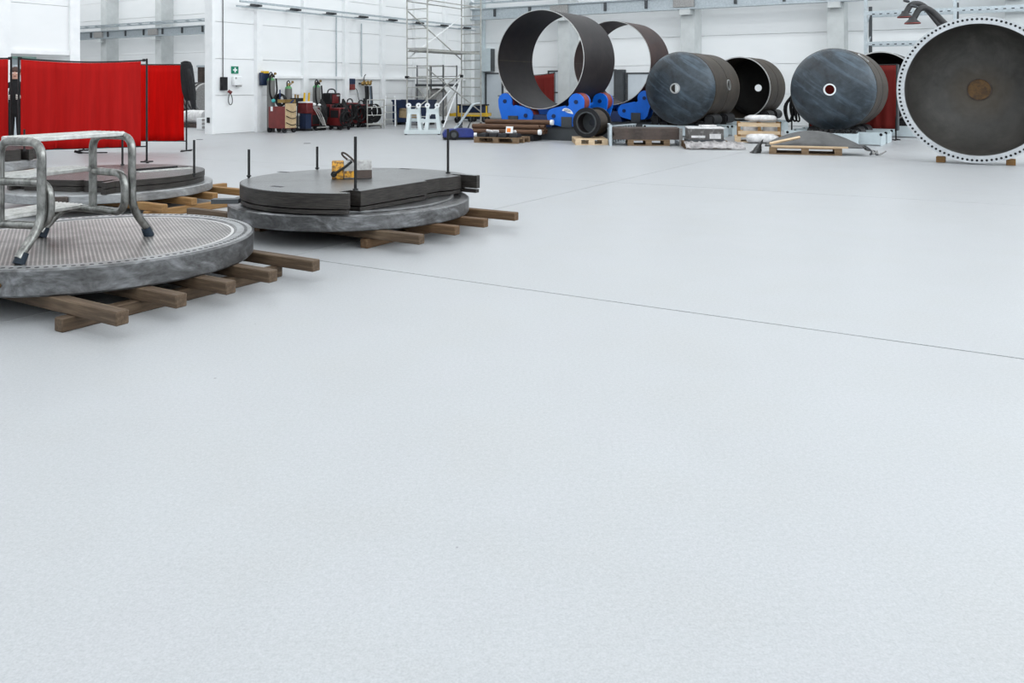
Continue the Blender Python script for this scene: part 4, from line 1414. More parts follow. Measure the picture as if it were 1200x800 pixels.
for k, x in enumerate((-0.27, -0.1, 0.40)):
    p = m_ + ax_ * x + nr_ * 0.25
    single('label_tag', MB().box((0, 0, 0.12), (0.20 - 0.05 * k, 0.04, 0.05), rx=0.5, ry=0.15 * (1 - k)), 'plastic_wrap', f'white paper tag on the black castings, {ORD[k]} from the blue sweeper', 'tag', (p.x, p.y, 0.165), rz_)
p = m_ + ax_ * 0.29 + nr_ * 0.20
t = thing('printed_card', 'white card with orange square propped on the pallet of black castings', 'card', (p.x, p.y, 0.232), rz_)
part('card_sheet', MB().box((0, 0, 0.10), (0.19, 0.012, 0.17), rx=-0.2), 'white_paint', t)
part('orange_print', MB().box((-0.012, -0.008, 0.09), (0.10, 0.004, 0.10), rx=-0.2), 'orange', t)

# brown pipes on dark bearers
bc = Vector((-0.02, 21.98, 0))
rp = math.radians(-22)
px_ax = Vector((math.cos(rp), math.sin(rp), 0))
px_n = Vector((-px_ax.y, px_ax.x, 0))
for k, x in enumerate((-0.75, 0.70)):
    p = bc + px_ax * x
    single('bearer', MB().bx(-0.06, 0.06, -0.42, 0.24, 0, 0.17), 'black_metal', ('left', 'right')[k] + ' dark bearer under the bundle of brown pipes', 'bearer', (p.x, p.y, 0), rp)
pn = 0
slots = [(0, -0.30, 0.0), (0, -0.16, 0.05), (0, 0.0, -0.05), (0, 0.15, 0.02), (1, -0.20, -0.06), (1, -0.06, 0.04), (1, 0.09, 0.0), (2, 0.02, 0.22)]
names_ = ['lowest and nearest brown pipe of the bundle', 'second brown pipe in the bottom row of the bundle', 'third brown pipe in the bottom row of the bundle', 'rearmost brown pipe in the bottom row of the bundle',
          'nearest brown pipe in the middle row of the bundle', 'central brown pipe in the middle row of the bundle', 'rearmost brown pipe in the middle row of the bundle', 'topmost brown pipe with white cap on the bundle']
for (row, yy, dx), lab in zip(slots, names_):
    p = bc + px_ax * (dx - 0.02) + px_n * yy
    rr = 0.064
    z = 0.17 + rr + row * 0.122
    t = thing('steel_pipe', lab, 'pipe', (p.x, p.y, z), rp, 'brown pipes in the bundle')
    part('tube', MB().lathe([(rr, -0.95), (rr, 0.95), (rr - 0.014, 0.95), (rr - 0.014, -0.95)], 18, Matrix.Rotation(PI / 2, 4, 'Y'), closed=True), 'rust_pipe', t)
    if row == 2 or (row == 0 and yy < -0.2):
        part('white_cap', MB().cyl((0.90, 0, 0.0), (0.97, 0, 0), rr + 0.006, 14), 'white_paint', t)

# black reel on a pallet
m_, rz_, ax_, nr_ = along(G(673.5, 170), G(713.5, 170))
pallet('small pallet carrying the black cable reel', m_ + nr_ * 0.6, 0.0, 0.79, 1.16, 'wood_pale')
rc = m_ + nr_ * 0.42
t = thing('cable_reel', 'black flanged reel lying on its rim on a small pallet beside blue roller stand', 'reel', (rc.x + 0.075, rc.y + 0.28, 0.145 + 0.375), ROT)
for y0_ in (-0.30, 0.30):
    part('flange', lathe_y([(0.375, y0_ - 0.022), (0.375, y0_ + 0.022), (0.26, y0_ + 0.022), (0.26, y0_ - 0.022)], 40), 'black', t)
part('drum_wall', lathe_y([(0.30, -0.28), (0.30, 0.28), (0.26, 0.28), (0.26, -0.28)], 40), 'pipe_dark', t)
part('wound_cable', lathe_y([(0.31 + 0.012 * (k % 2), -0.26 + 0.52 * k / 24) for k in range(25)] + [(0.3, 0.26), (0.3, -0.26)], 40), 'shell_brown', t)
part('core_rim', lathe_y([(0.275, -0.335), (0.275, -0.30), (0.245, -0.30), (0.245, -0.335)], 32), 'dark_grey', t)
part('inner_disc', lathe_y([(0.10, 0.0), (0.262, 0.0), (0.262, 0.02), (0.10, 0.02)], 32), 'dark_grey', t)

# stacked steel sections between grey end frames
m_, rz_, ax_, nr_ = along(G(717, 171), G(799, 170.2))
rz_ = math.radians(-4)
ax_ = Vector((math.cos(rz_), math.sin(rz_), 0))
nr_ = Vector((-ax_.y, ax_.x, 0))
m_ = Vector((3.21, 19.72, 0))
pallet('pallet under the stack of brown steel sections', m_ + nr_ * 0.42 + ax_ * 0.05, rz_, 1.0, 0.8)
for k, x in enumerate((-0.86, 0.80)):
    p = m_ + ax_ * x + nr_ * 0.40
    t = thing('end_frame', ('left', 'right')[k] + ' grey end frame holding the stack of brown steel sections', 'frame', (p.x, p.y, 0), rz_)
    for y in (-0.42, 0.42):
        part('post', MB().bx(-0.035, 0.035, y - 0.04, y + 0.04, 0, 0.50 if k == 0 else 0.42), 'grey_paint' if k else 'galv', t)
    part('crossbar', MB().bx(-0.03, 0.03, -0.38, 0.38, 0.02, 0.10), 'galv', t)
    if k == 0:
        part('top_bar', MB().bx(-0.03, 0.03, -0.38, 0.38, 0.42, 0.49), 'galv', t)
for row in range(3):
    for k in range(4):
        p = m_ + nr_ * (0.10 + 0.195 * k) + ax_ * (-0.02 + 0.03 * ((k + row) % 2))
        sec_ = [(-0.08, 0), (0.08, 0), (0.08, 0.012), (-0.068, 0.012), (-0.068, 0.078), (0.08, 0.078), (0.08, 0.09), (-0.08, 0.09)]
        mm = MB().prism(sec_, -0.78, 0.78, Matrix(((0, 0, 1, 0), (1, 0, 0, 0), (0, 1, 0, 0), (0, 0, 0, 1))))
        single('steel_channel', mm, 'rust_beam', f"brown steel channel in the {('bottom', 'middle', 'top')[row]} layer between grey end frames, {('nearest', 'second', 'third', 'rearmost')[k]} of its layer", 'channel', (p.x, p.y, 0.1455 + row * 0.0915), rz_, 'channels in the brown stack')
# lattice girder behind the left end frame
p = m_ + ax_ * (-0.45) + nr_ * 1.30
t = thing('lattice_strip', 'grey drilled lattice strip lying behind the stack of brown steel sections', 'girder', (p.x, p.y, 0), math.radians(55))
part('upper_flange', MB().bx(-0.6, 0.6, -0.05, 0.05, 0.42, 0.45), 'galv', t)
part('lower_flange', MB().bx(-0.6, 0.6, -0.05, 0.05, 0.0, 0.03), 'galv', t)
for k in range(9):
    part('web_post', MB().bx(-0.58 + k * 0.145 - 0.03, -0.58 + k * 0.145 + 0.03, -0.02, 0.02, 0.03, 0.42), 'galv', t)

# wrapped block on film-covered pallet
m_ = Vector((4.47, 18.75, 0))
rz_ = math.radians(-6)
pallet('dark pallet with crumpled film under the grey wrapped block', m_ + Vector((0.02, 0.42, 0)), rz_, 1.05, 0.8, 'wood_brown')
t = thing('wrapped_block', 'dark grey shrink wrapped block with white top edges on a pallet', 'package', (m_.x - 0.02, m_.y + 0.42, 0.1455), rz_)
part('block', MB().bx(-0.40, 0.40, -0.34, 0.34, 0, 0.33), 'dark_brown', t, bevel=0.02)
part('white_edge', MB().bx(-0.41, 0.41, -0.35, 0.35, 0.30, 0.335), 'plastic_wrap', t, bevel=0.01)
part('film_strip', MB().bx(-0.33, -0.02, -0.348, -0.340, 0.10, 0.15), 'plastic_wrap', t)
part('film_strip', MB().bx(0.08, 0.33, -0.348, -0.340, 0.08, 0.19), 'plastic_wrap', t)
part('folded_sheet', MB().box((0.08, 0.0, 0.36), (0.36, 0.2, 0.04), rz=0.2), 'plastic_wrap', t)
part('lower_lip', MB().bx(-0.42, 0.42, -0.36, 0.36, 0.0, 0.06), 'dark_grey', t)
rnd = random.Random(11)
film = []
for j in range(7):
    row = []
    for i in range(25):
        x = -0.62 + 1.3 * i / 24
        y = -0.10 - 0.22 * j / 6
        z = 0.145 * (1 - j / 6) ** 1.2 + 0.012 + rnd.uniform(0, 0.045)
        row.append((x + rnd.uniform(-.02, .02), y + rnd.uniform(-.02, .02), z))
    film.append(row)
o = single('plastic_film', MB().sheet([[(x, y + 0.05, z) for x, y, z in r] for r in film]), 'film_grey', 'crumpled pale grey plastic film spilling off the pallet of the grey wrapped block', 'film', (m_.x + 0.05, m_.y - 0.05, 0.0), rz_, ang=80)
o.modifiers.new('film', 'SOLIDIFY').thickness = 0.004

# white sacks on wood, and the bent sheet pallet
m_ = G(905, 166.5)
pallet('pale wooden pallet stacked with white sacks, left of the bent sheet', Vector((6.35, 21.3, 0)), math.radians(-14), 1.2, 0.8, 'wood_pale')
SW = Vector((6.35, 21.3, 0))
t = thing('timber_crate', 'pale open timber crate frame among the white sacks', 'crate', (SW.x, SW.y, 0.1455), math.radians(-14))
for y in (-0.33, 0.33):
    for z in (0.10, 0.30):
        part('slat', MB().bx(-0.52, 0.5, y - 0.02, y + 0.02, z - 0.05, z + 0.04), 'wood_pale', t)
for x in (-0.5, 0.0, 0.48):
    for y in (-0.30, 0.30):
        part('corner_post', MB().bx(x - 0.04, x + 0.04, y - 0.025, y + 0.025, 0, 0.36), 'wood_new', t)
part('floor_board', MB().bx(-0.5, 0.5, -0.28, 0.28, 0.0, 0.03), 'wood_pale', t)


def sack(loc, rz, s, lab, seed):
    rn = random.Random(seed)
    m = MB().ball((0, 0, 0), 1.0, 16, 10)
    vs = []
    for x, y, z in m.v:
        f = 1 + 0.10 * math.sin(5 * x + seed) * math.cos(4 * y + 2 * z)
        vs.append((math.copysign(abs(x) ** 0.7, x) * s[0] * f, math.copysign(abs(y) ** 0.7, y) * s[1] * f, math.copysign(abs(z) ** 0.8, z) * s[2] * f + s[2]))
    m.v = vs
    return single('sack', m, 'plastic_wrap', lab, 'sack', loc, rz, 'white sacks by the crate', ang=80)


sack((SW.x + 0.05, SW.y - 0.05, 0.507), -0.2, (0.40, 0.25, 0.09), 'crumpled white sack on top of the timber crate', 1)
sack((SW.x - 0.12, SW.y - 0.66, 0.0), -0.2, (0.40, 0.20, 0.12), 'white sack lying on the floor before the timber crate', 2)
sack((SW.x - 0.19, SW.y + 0.05, 0.177), -0.24, (0.21, 0.22, 0.13), 'white sack inside the left half of the timber crate', 3)
sack((SW.x + 0.28, SW.y - 0.06, 0.177), -0.24, (0.20, 0.22, 0.13), 'white sack inside the right half of the timber crate', 4)

m_, rz_, ax_, nr_ = along(G(904, 180.5), G(984, 182.5))
pc = m_ + nr_ * 0.45
t = pallet('pallet carrying the bent grey sheet and pale battens', pc, rz_, 1.42, 0.9)
b0 = MB()
single('batten', MB().bx(-0.72, 0.78, -0.03, 0.03, 0, 0.035), 'wood_pale', 'long pale batten along the front edge of the bent sheet pallet', 'batten', (m_.x + nr_.x * 0.06 + 0.05, m_.y + nr_.y * 0.06, 0.1445), rz_ - 0.01)
sh = MB()
rows = []
for j in range(9):
    v = j / 8
    row = []
    for i in range(29):
        u = i / 28
        x = -0.80 + 1.95 * u
        z = 0.168 + 0.30 * math.sin(PI * min(1, max(0, u * 1.02))) ** 0.9 * v ** 0.8
        y = 0.14 + 0.66 * v + 0.05 * math.sin(u * 5)
        row.append((x, y, z))
    rows.append(row)
o = single('bent_sheet', MB().sheet(rows), 'sheet_grey', 'bent dark grey sheet arched over a pallet with pale battens', 'sheet', (m_.x, m_.y, 0.0), rz_, ang=80)
sm = o.modifiers.new('sheet', 'SOLIDIFY')
sm.thickness = 0.02
single('batten', MB().cyl((-0.70, 0.06, 0.215), (-0.10, 0.30, 0.345), 0.03, 4), 'wood_pale', 'short pale batten leaning across the bent grey sheet', 'batten', (m_.x, m_.y, 0.0), rz_)
g = m_ + ax_ * 1.24 + nr_ * 0.15
t = thing('cable_coil', 'grey cable ends curling to the floor right of the bent sheet', 'cable', (g.x, g.y, 0), rz_)
for k in range(4):
    part('strand', MB().tube([(-0.10, 0.1 + 0.05 * k, 0.20), (-0.08, 0.02 * k, 0.20 - 0.03 * k), (0.05 + 0.03 * k, -0.05, 0.10), (-0.02 + 0.06 * k, -0.1, 0.02), (0.06 + 0.08 * k, -0.05, 0.06 + 0.05 * (k % 2))], 0.016, 6, 0.08), 'grey_paint' if k % 2 else 'dark_grey', t)
g = m_ - ax_ * 0.86 + nr_ * 0.15
t = thing('tarp_bundle', 'dark grey crumpled tarp hanging at the left end of the bent sheet', 'tarp', (g.x, g.y, 0), rz_)
tb = MB()
rn = random.Random(5)
tb.loft([[(0.02 + (0.10 - 0.012 * j) * math.cos(a) * (1 + 0.35 * math.sin(3 * a + j)) - 0.02 * (8 - j), 0.05 + 0.16 * math.sin(a) * (1 + 0.25 * math.cos(4 * a + j * 2)), 0.005 + 0.036 * j) for a in [2 * PI * k / 14 for k in range(14)]] for j in range(9)])
part('folds', tb, 'sheet_grey', t, ang=80)

# ------------------------------------------------------------------ blue sweeper with push handle
g = G(536, 164)
t = thing('floor_sweeper', 'low blue floor sweeper with black wheel and grey push handle', 'sweeper', (g.x, g.y + 0.25, 0), math.radians(8))
prof_ = [(-0.40, 0.06), (-0.42, 0.16), (-0.36, 0.26), (-0.2, 0.29), (0.12, 0.31), (0.34, 0.30), (0.42, 0.22), (0.42, 0.06)]
mxp = Matrix(((1, 0, 0, 0), (0, 0, 1, 0), (0, 1, 0, 0), (0, 0, 0, 1)))
part('housing', MB().prism(prof_, -0.22, 0.22, mxp), mat('sweeper blue', (0.012, 0.028, 0.20), (0.01, 0.02, 0.14), 0.4), t, bevel=0.02)
part('lower_skirt', MB().bx(-0.40, 0.40, -0.21, 0.21, 0.02, 0.06), 'black', t)
for y in (-0.25, 0.25):
    w_ = part('wheel', lathe_y([(0.0, y - 0.025), (0.12, y - 0.025), (0.135, y - 0.015), (0.135, y + 0.015), (0.12, y + 0.025), (0.0, y + 0.025)], 28), 'black', t)
    w_.location = (-0.13, 0, 0.135)
    part('hub', lathe_y([(0.0, y - 0.03), (0.07, y - 0.03), (0.07, y + 0.03), (0.0, y + 0.03)], 20), 'dark_grey', w_)
part('push_handle', MB().tube([(-0.12, -0.16, 0.28), (0.0, -0.16, 0.36), (0.40, -0.16, 0.95), (0.58, -0.16, 0.97), (0.58, 0.16, 0.97), (0.40, 0.16, 0.95), (0.0, 0.16, 0.36), (-0.12, 0.16, 0.28)], 0.017, 8, 0.08), 'galv', t)
part('filter_box', MB().box((0.06, 0.05, 0.36), (0.10, 0.12, 0.14), ry=-0.3), 'dark_grey', t)
part('lever', MB().box((0.30, 0.0, 0.38), (0.03, 0.1, 0.2), ry=0.4), 'dark_grey', t)
part('side_brush', MB().cyl((0.40, -0.24, 0.14), (0.48, -0.24, 0.14), 0.05, 12), 'white_paint', t)

# ------------------------------------------------------------------ pale trestle with four white wheels
g = G(495, 158)
t = thing('roller_trestle', 'pale blue white welded trestle with four white wheels on top', 'trestle', (g.x, g.y, 0), math.radians(3))
Wt = 1.06


def bar(mb, a, b, w=0.05):
    a, b = Vector(a), Vector(b)
    return mb.cyl(a, b, w, 4)


tp_ = 'white_paint' if False else 'trestle'
M['trestle'] = mat('trestle pale paint', (0.66, 0.73, 0.74), (0.60, 0.67, 0.68), 0.45)
part('floor_frame', MB().bx(-0.53, 0.53, -0.035, 0.035, 0.03, 0.15).bx(-0.53, 0.53, 0.715, 0.785, 0.03, 0.15).bx(-0.53, -0.46, 0.035, 0.715, 0.03, 0.15).bx(0.46, 0.53, 0.035, 0.715, 0.03, 0.15), 'trestle', t)
for i, x0_ in enumerate((-0.50, 0.05)):
    y0_ = 0.0 if i == 1 else 0.0
    for y in (0.0, 0.75):
        yy = y + (0.12 if y == 0 else -0.12)
        part('leg', MB().loft([[(x0_ - 0.0, y - 0.04, 0.1), (x0_ + 0.11, y - 0.04, 0.1), (x0_ + 0.11, y + 0.04, 0.1), (x0_, y + 0.04, 0.1)], [(x0_ + 0.06, yy - 0.04, 0.66), (x0_ + 0.15, yy - 0.04, 0.66), (x0_ + 0.15, yy + 0.04, 0.66), (x0_ + 0.06, yy + 0.04, 0.66)]]), 'trestle', t)
        part('leg', MB().loft([[(x0_ + 0.38, y - 0.04, 0.1), (x0_ + 0.49, y - 0.04, 0.1), (x0_ + 0.49, y + 0.04, 0.1), (x0_ + 0.38, y + 0.04, 0.1)], [(x0_ + 0.32, yy - 0.04, 0.66), (x0_ + 0.41, yy - 0.04, 0.66), (x0_ + 0.41, yy + 0.04, 0.66), (x0_ + 0.32, yy + 0.04, 0.66)]]), 'trestle', t)
        part('top_bar', MB().bx(x0_ + 0.06, x0_ + 0.41, yy - 0.045, yy + 0.045, 0.60, 0.74), 'trestle', t)
        for xx in (x0_ + 0.09, x0_ + 0.38):
            part('bracket', MB().bx(xx - 0.03, xx + 0.03, yy - 0.03, yy + 0.03, 0.74, 0.80), 'trestle', t)
            if y == 0.0:
                wl_ = part('wheel', lathe_y([(0.012, -0.035), (0.075, -0.035), (0.075, 0.035), (0.012, 0.035)], 20), 'white_paint', t)
                wl_.location = (xx, yy, 0.86)
                part('hub', lathe_y([(0.0, -0.04), (0.02, -0.04), (0.02, 0.04), (0.0, 0.04)], 10), 'dark_grey', wl_)
part('cross_bar', MB().bx(-0.08, 0.44, 0.02, 0.10, 0.36, 0.46), 'trestle', t)
part('cross_bar', MB().bx(-0.40, 0.0, 0.66, 0.72, 0.36, 0.46), 'trestle', t)
for x in (-0.48, 0.48):
    for y in (0.0, 0.75):
        part('foot', MB().cyl((x, y, 0), (x, y, 0.03), 0.04, 10), 'dark_grey', t)

# ------------------------------------------------------------------ scaffold tower
TA = Vector((-3.525, 27.8, 0))
t = thing('scaffold_tower', 'tall aluminium scaffold tower with planks and outriggers by the hall corner', 'scaffold', TA, ROT)
TW, TL, TH_ = 0.85, 3.2, 7.4
for x in (0, TW):
    for y in (0, TL):
        lg = part('leg', MB().cyl((x, y, 0.12), (x, y, TH_), 0.026, 8), 'scaffold', t)
        part('foot', MB().cyl((x, y, 0), (x, y, 0.12), 0.035, 8), 'black', lg)
for y in (0, TL):
    for k in range(22):
        z = 0.42 + k * 0.325
        part('rung', MB().cyl((0, y, z), (TW, y, z), 0.019, 6), 'scaffold', t)
for (z) in (1.70, 2.60, 4.28):
    for x in (0, TW):
        part('ledger', MB().cyl((x, 0, z), (x, TL, z), 0.02, 6), 'scaffold', t)
for k, (z0, z1, x) in enumerate(((3.97, 2.40, 0), (2.34, 3.98, 0), (4.2, 6.2, TW), (2.0, 0.5, TW), (0.45, 1.9, 0))):
    part('brace', MB().cyl((x, 0, z0), (x, TL, z1), 0.021, 6), 'scaffold' if k != 1 else 'white_paint', t)
part('plank_deck', MB().bx(0.04, TW - 0.04, 0.05, TL - 0.05, 2.60, 2.67), 'scaffold', t)
part('plank_deck', MB().bx(0.04, TW - 0.04, 0.05, TL - 0.05, 4.76, 4.83), 'scaffold', t)
for (x, y, z, ex, ey) in ((0, TL, 1.65, -0.2, 1.15), (TW, TL, 1.65, 1.30, 1.35), (0, 0, 1.4, -0.5, 0.2)):
    pass
part('outrigger', MB().cyl((0.0, TL, 1.75), (1.10, 0.55, 0.05), 0.024, 8), 'white_paint', t)
part('outrigger', MB().cyl((0.0, TL - 0.1, 1.72), (0.2, 0.6, 0.15), 0.024, 8), 'white_paint', t)
part('coupler', MB().box((0.0, TL, 1.80), (0.09, 0.09, 0.1)), 'black', t)
part('coupler', MB().box((0.0, 0, 1.73), (0.12, 0.09, 0.08)), 'black', t)

# low working platform inside the tower's far side
WA = Vector((-3.7, 32.3, 0))
t = thing('work_platform', 'low grey mobile work platform with guard rails behind the scaffold tower', 'scaffold', WA, ROT)
for x in (0, 0.62, 1.25):
    for y in (0, 0.9):
        part('post', MB().cyl((x, y, 0.15), (x, y, 2.25), 0.026, 8), 'dark_grey' if x != 0.62 else 'scaffold', t)
for z in (1.82, 2.22):
    for y in (0, 0.9):
        part('guard_rail', MB().cyl((0, y, z), (1.25, y, z), 0.02, 6), 'scaffold', t)
part('deck', MB().bx(-0.05, 1.3, -0.05, 0.95, 1.42, 1.52), 'dark_grey', t)
part('tank', MB().lathe([(0.0, 0.25), (0.38, 0.27), (0.40, 0.35), (0.40, 1.2), (0.3, 1.32), (0.0, 1.36)], 24, Matrix.Translation((0.62, 0.45, 0))), 'grey_paint', t)
for (a, b) in (((0, 0, 0.25), (1.25, 0, 1.35)), ((0, 0, 1.35), (1.25, 0, 0.25)), ((0, 0, 0.5), (0, 0.9, 1.3)), ((1.25, 0, 0.5), (1.25, 0.9, 1.3))):
    part('brace', MB().cyl(a, b, 0.02, 6), 'scaffold', t)
for x in (0, 1.25):
    for y in (0, 0.9):
        part('caster', lathe_y([(0.02, -0.025), (0.075, -0.025), (0.075, 0.025), (0.02, 0.025)], 14), 'black', t).location = (x, y, 0.075)

# yellow low trolley
YA = G(527, 143.3)
t = thing('yellow_trolley', 'low yellow flat trolley on black wheels beneath the scaffold tower', 'trolley', (YA.x, YA.y, 0), math.radians(-10))
part('bed_frame', MB().bx(0, 1.55, -0.03, 0.03, 0.24, 0.36).bx(0, 1.55, 0.62, 0.68, 0.24, 0.36).bx(0, 0.06, 0.03, 0.62, 0.25, 0.35).bx(1.49, 1.55, 0.03, 0.62, 0.25, 0.35), 'yellow', t)
for x in (0.36, 1.5):
    part('stake', MB().bx(x - 0.03, x + 0.03, -0.05, -0.03, 0.24, 0.66), 'yellow', t)
for x in (0.3, 0.85, 1.4):
    for y in (0.02, 0.63):
        part('wheel', lathe_y([(0.02, -0.03), (0.11, -0.03), (0.11, 0.03), (0.02, 0.03)], 18), 'black', t).location = (x, y, 0.11)
        part('fork', MB().bx(x - 0.03, x + 0.03, y - 0.05, y - 0.035, 0.10, 0.25).bx(x - 0.03, x + 0.03, y + 0.035, y + 0.05, 0.10, 0.25).bx(x - 0.03, x + 0.03, y - 0.05, y + 0.05, 0.23, 0.25), 'dark_grey', t)

# navy bins behind the trestle
g = G(474, 146.5)
t = thing('waste_bin', 'large navy blue waste bin with brown cardboard inside, behind the trestle', 'bin', (g.x + 0.32, g.y + 0.35, 0), math.radians(-18))
bn = MB()
bn.bx(-0.70, 0.70, -0.40, -0.36, 0.10, 0.26).bx(-0.70, -0.45, -0.40, -0.36, 0.26, 0.62).bx(0.45, 0.70, -0.40, -0.36, 0.26, 0.62).bx(-0.70, 0.70, -0.40, -0.36, 0.62, 0.92)
bn.bx(-0.70, -0.66, -0.36, 0.40, 0.10, 0.92).bx(0.66, 0.70, -0.36, 0.40, 0.10, 0.92).bx(-0.66, 0.66, 0.36, 0.40, 0.10, 0.92).bx(-0.66, 0.66, -0.36, 0.36, 0.10, 0.14)
part('tub', bn, 'navy', t)
part('rim', MB().bx(-0.73, 0.73, -0.43, -0.40, 0.86, 0.93).bx(-0.73, 0.73, 0.40, 0.43, 0.86, 0.93), 'navy', t)
part('cardboard', MB().box((-0.1, -0.1, 0.40), (0.8, 0.3, 0.34), ry=0.1).box((0.3, 0.0, 0.42), (0.4, 0.3, 0.3), ry=-0.2), 'card', t)
for x in (-0.6, 0.6):
    part('skid', MB().bx(x - 0.06, x + 0.06, -0.38, 0.38, 0.0, 0.10), 'black', t)
g = G(541, 142)
t = thing('waste_bin', 'small dark navy bin behind the yellow trolley', 'bin', (-1.65, 34.3, 0), ROT)
part('tub', MB().bx(-0.55, 0.6, -0.3, 0.3, 0.08, 0.64), 'navy', t, bevel=0.03)
part('lid', MB().bx(-0.58, 0.63, -0.33, 0.33, 0.64, 0.69), 'black', t)

# white stepladder and grey handrail trolley near the bins
g = G(457, 148.2)
t = thing('stepladder', 'white stepladder standing before the navy waste bin', 'ladder', (g.x, g.y, 0), math.radians(5))
for x in (-0.19, 0.19):
    part('rail', MB().tube([(x, -0.05, 0.0), (x * 0.9, 0.25, 0.95), (x * 0.8, 0.30, 1.08)], 0.022, 6), 'white_paint', t)
    part('rear_leg', MB().tube([(x * 1.1, 0.5, 0.0), (x * 0.9, 0.32, 0.98)], 0.018, 6), 'scaffold', t)
for k, (z, y) in enumerate(((0.25, 0.03), (0.5, 0.11), (0.75, 0.19), (1.0, 0.28))):
    part('tread', MB().bx(-0.19, 0.19, y - 0.03, y + 0.07, z - 0.012, z + 0.012), 'scaffold', t)
g = G(442.5, 150.5)
t = thing('handrail_frame', 'grey tubular handrail frame beside the black hose coils', 'frame', (g.x, g.y, 0), math.radians(20))
for x in (-0.35, 0.22):
    part('post', MB().cyl((x, 0, 0.0), (x, 0, 0.98), 0.02, 8), 'scaffold', t)
for z in (0.45, 0.72, 0.97):
    part('rail', MB().cyl((-0.35, 0, z), (0.22, 0, z), 0.017, 8), 'scaffold', t)
part('base', MB().bx(-0.36, 0.24, 0.02, 0.4, 0.12, 0.16), 'scaffold', t)
part('base_leg', MB().bx(-0.3, -0.25, 0.3, 0.36, 0.0, 0.12), 'scaffold', t)
part('base_leg', MB().bx(0.15, 0.2, 0.3, 0.36, 0.0, 0.12), 'scaffold', t)

# ------------------------------------------------------------------ switch cabinet on the corner column
t = thing('switch_cabinet', 'pale grey electrical cabinet hung above the door by the hall corner', 'cabinet', hall(0.36, 0.36, 2.08), ROT)
part('body', MB().bx(-0.30, 0.28, -0.02, 0.33, 0, 1.02), 'pale_blue_grey', t, bevel=0.01)
part('door', MB().bx(-0.26, 0.28, -0.05, -0.02, 0.02, 0.98), 'pale_blue_grey', t)
part('dark_side', MB().bx(0.28, 0.30, 0.0, 0.31, 0.02, 1.0), 'dark_grey', t)  # dark sheet covering the cabinet's right side

# dark red curtain screen far behind the dark ring
welding_screen('dark red curtain on a dark frame seen through the large dark pipe ring', hall(3.6, 3.2), hall(5.05, 2.6), 1.92, 1.98, 0.0, 0.02, 0.2, 'curtain_dark', 0.06)
single('bollard', MB().cyl((0, 0, 0), (0, 0, 0.75), 0.07, 12).cyl((0, 0, 0.75), (0, 0, 0.78), 0.075, 12), 'yellow', 'short yellow bollard before the dark post at the back wall', 'bollard', hall(6.95, 0.7), ROT)

# ------------------------------------------------------------------ welding gear along the left wall
RW = math.atan2(D1.y, D1.x)              # local x along the wall (away), local y into the wall


def at_wall(px, off):
    r = (px - 600.0) / F
    s = (K.x + D2.x * off - r * (K.y + D2.y * off)) / (D1.x - D1.y * r)
    return hall(off, s)


def gas_cylinder(px, off, h, label, hose=False, r=0.115):
    p = at_wall(px, off)
    t = thing('gas_cylinder', label, 'gas cylinder', p, RW, 'gas cylinders by the left wall')
    part('body', MB().lathe([(0.0, 0.0), (r, 0.0), (r, h - 0.15), (r * 0.97, h - 0.11)], 20), 'cyl_grey', t)
    part('shoulder', MB().lathe([(r * 0.97, h - 0.11), (r * 0.86, h - 0.07), (r * 0.6, h - 0.04), (0.04, h - 0.02), (0.0, h - 0.02)], 20), 'green', t)
    part('valve', MB().cyl((0, 0, h - 0.03), (0, 0, h + 0.07), 0.028, 10).cyl((0, -0.02, h + 0.03), (0.10, -0.05, h + 0.05), 0.018, 8), 'brass', t)
    part('gauge', MB().cyl((0.10, -0.06, h + 0.10), (0.10, -0.10, h + 0.10), 0.04, 12), 'brass', t)
    part('guard', MB().tube([(-0.06, 0, h - 0.04), (-0.075, 0, h + 0.08), (0, 0, h + 0.16), (0.075, 0, h + 0.08), (0.06, 0, h - 0.04)], 0.018, 8, 0.05), 'black', t)
    if hose:
        part('hose', MB().tube([(0.06, -0.08, h), (-0.10, -0.13, h + 0.12), (-0.20, -0.15, h - 0.15), (-0.19, -0.16, h - 0.55), (-0.05, -0.15, h - 0.75), (0.13, -0.14, h - 0.5), (0.12, -0.1, h - 0.05)], 0.028, 8, 0.15), 'cable', t)
    return t


gas_cylinder(317.5, 0.42, 1.72, 'tallest grey gas cylinder with green shoulder, behind the red cart with tan front', True, 0.125)
gas_cylinder(338, 0.32, 1.46, 'grey gas cylinder with bright green shoulder and black ring valve guard')
gas_cylinder(371, 0.42, 1.50, 'grey gas cylinder wrapped in black hose, between red welding machines', True, 0.13)


def caster(t, x, y, r=0.075):
    part('wheel', lathe_y([(0.02, -0.025), (r, -0.025), (r, 0.025), (0.02, 0.025)], 16), 'black', t).location = (x, y, r)


# red cart with tan front
p = at_wall(331, 0.96)
t = thing('welding_cart', 'red welding cart with tan plywood front and black hose coil on top', 'cart', p, RW, 'welding machines along the left wall')
part('cabinet', MB().bx(-0.24, 0.22, -0.36, 0.36, 0.13, 0.80), 'red_dull', t, bevel=0.012)
part('tan_front', MB().bx(-0.23, 0.21, -0.375, -0.36, 0.15, 0.90), 'card', t)
for k in range(3):
    part('strap', MB().tube([(-0.21, -0.385, 0.72 - 0.2 * k), (0.0, -0.42, 0.62 - 0.2 * k), (0.20, -0.385, 0.66 - 0.2 * k)], 0.012, 6, 0.1), 'cable', t)
for x in (-0.20, 0.18):
    for y in (-0.30, 0.34):
        caster(t, x, y, 0.085)
for k, (r, a) in enumerate(((0.19, 0.0), (0.17, 0.25), (0.15, -0.2))):
    ring = [(-0.05 + 0.05 * k, 0.05 + r * math.cos(q), 1.0 + r * math.sin(q)) for q in [2 * PI * i / 18 for i in range(18)]]
    part('hose_coil', MB().tube(ring, 0.028, 7, closed=True), 'cable', t)
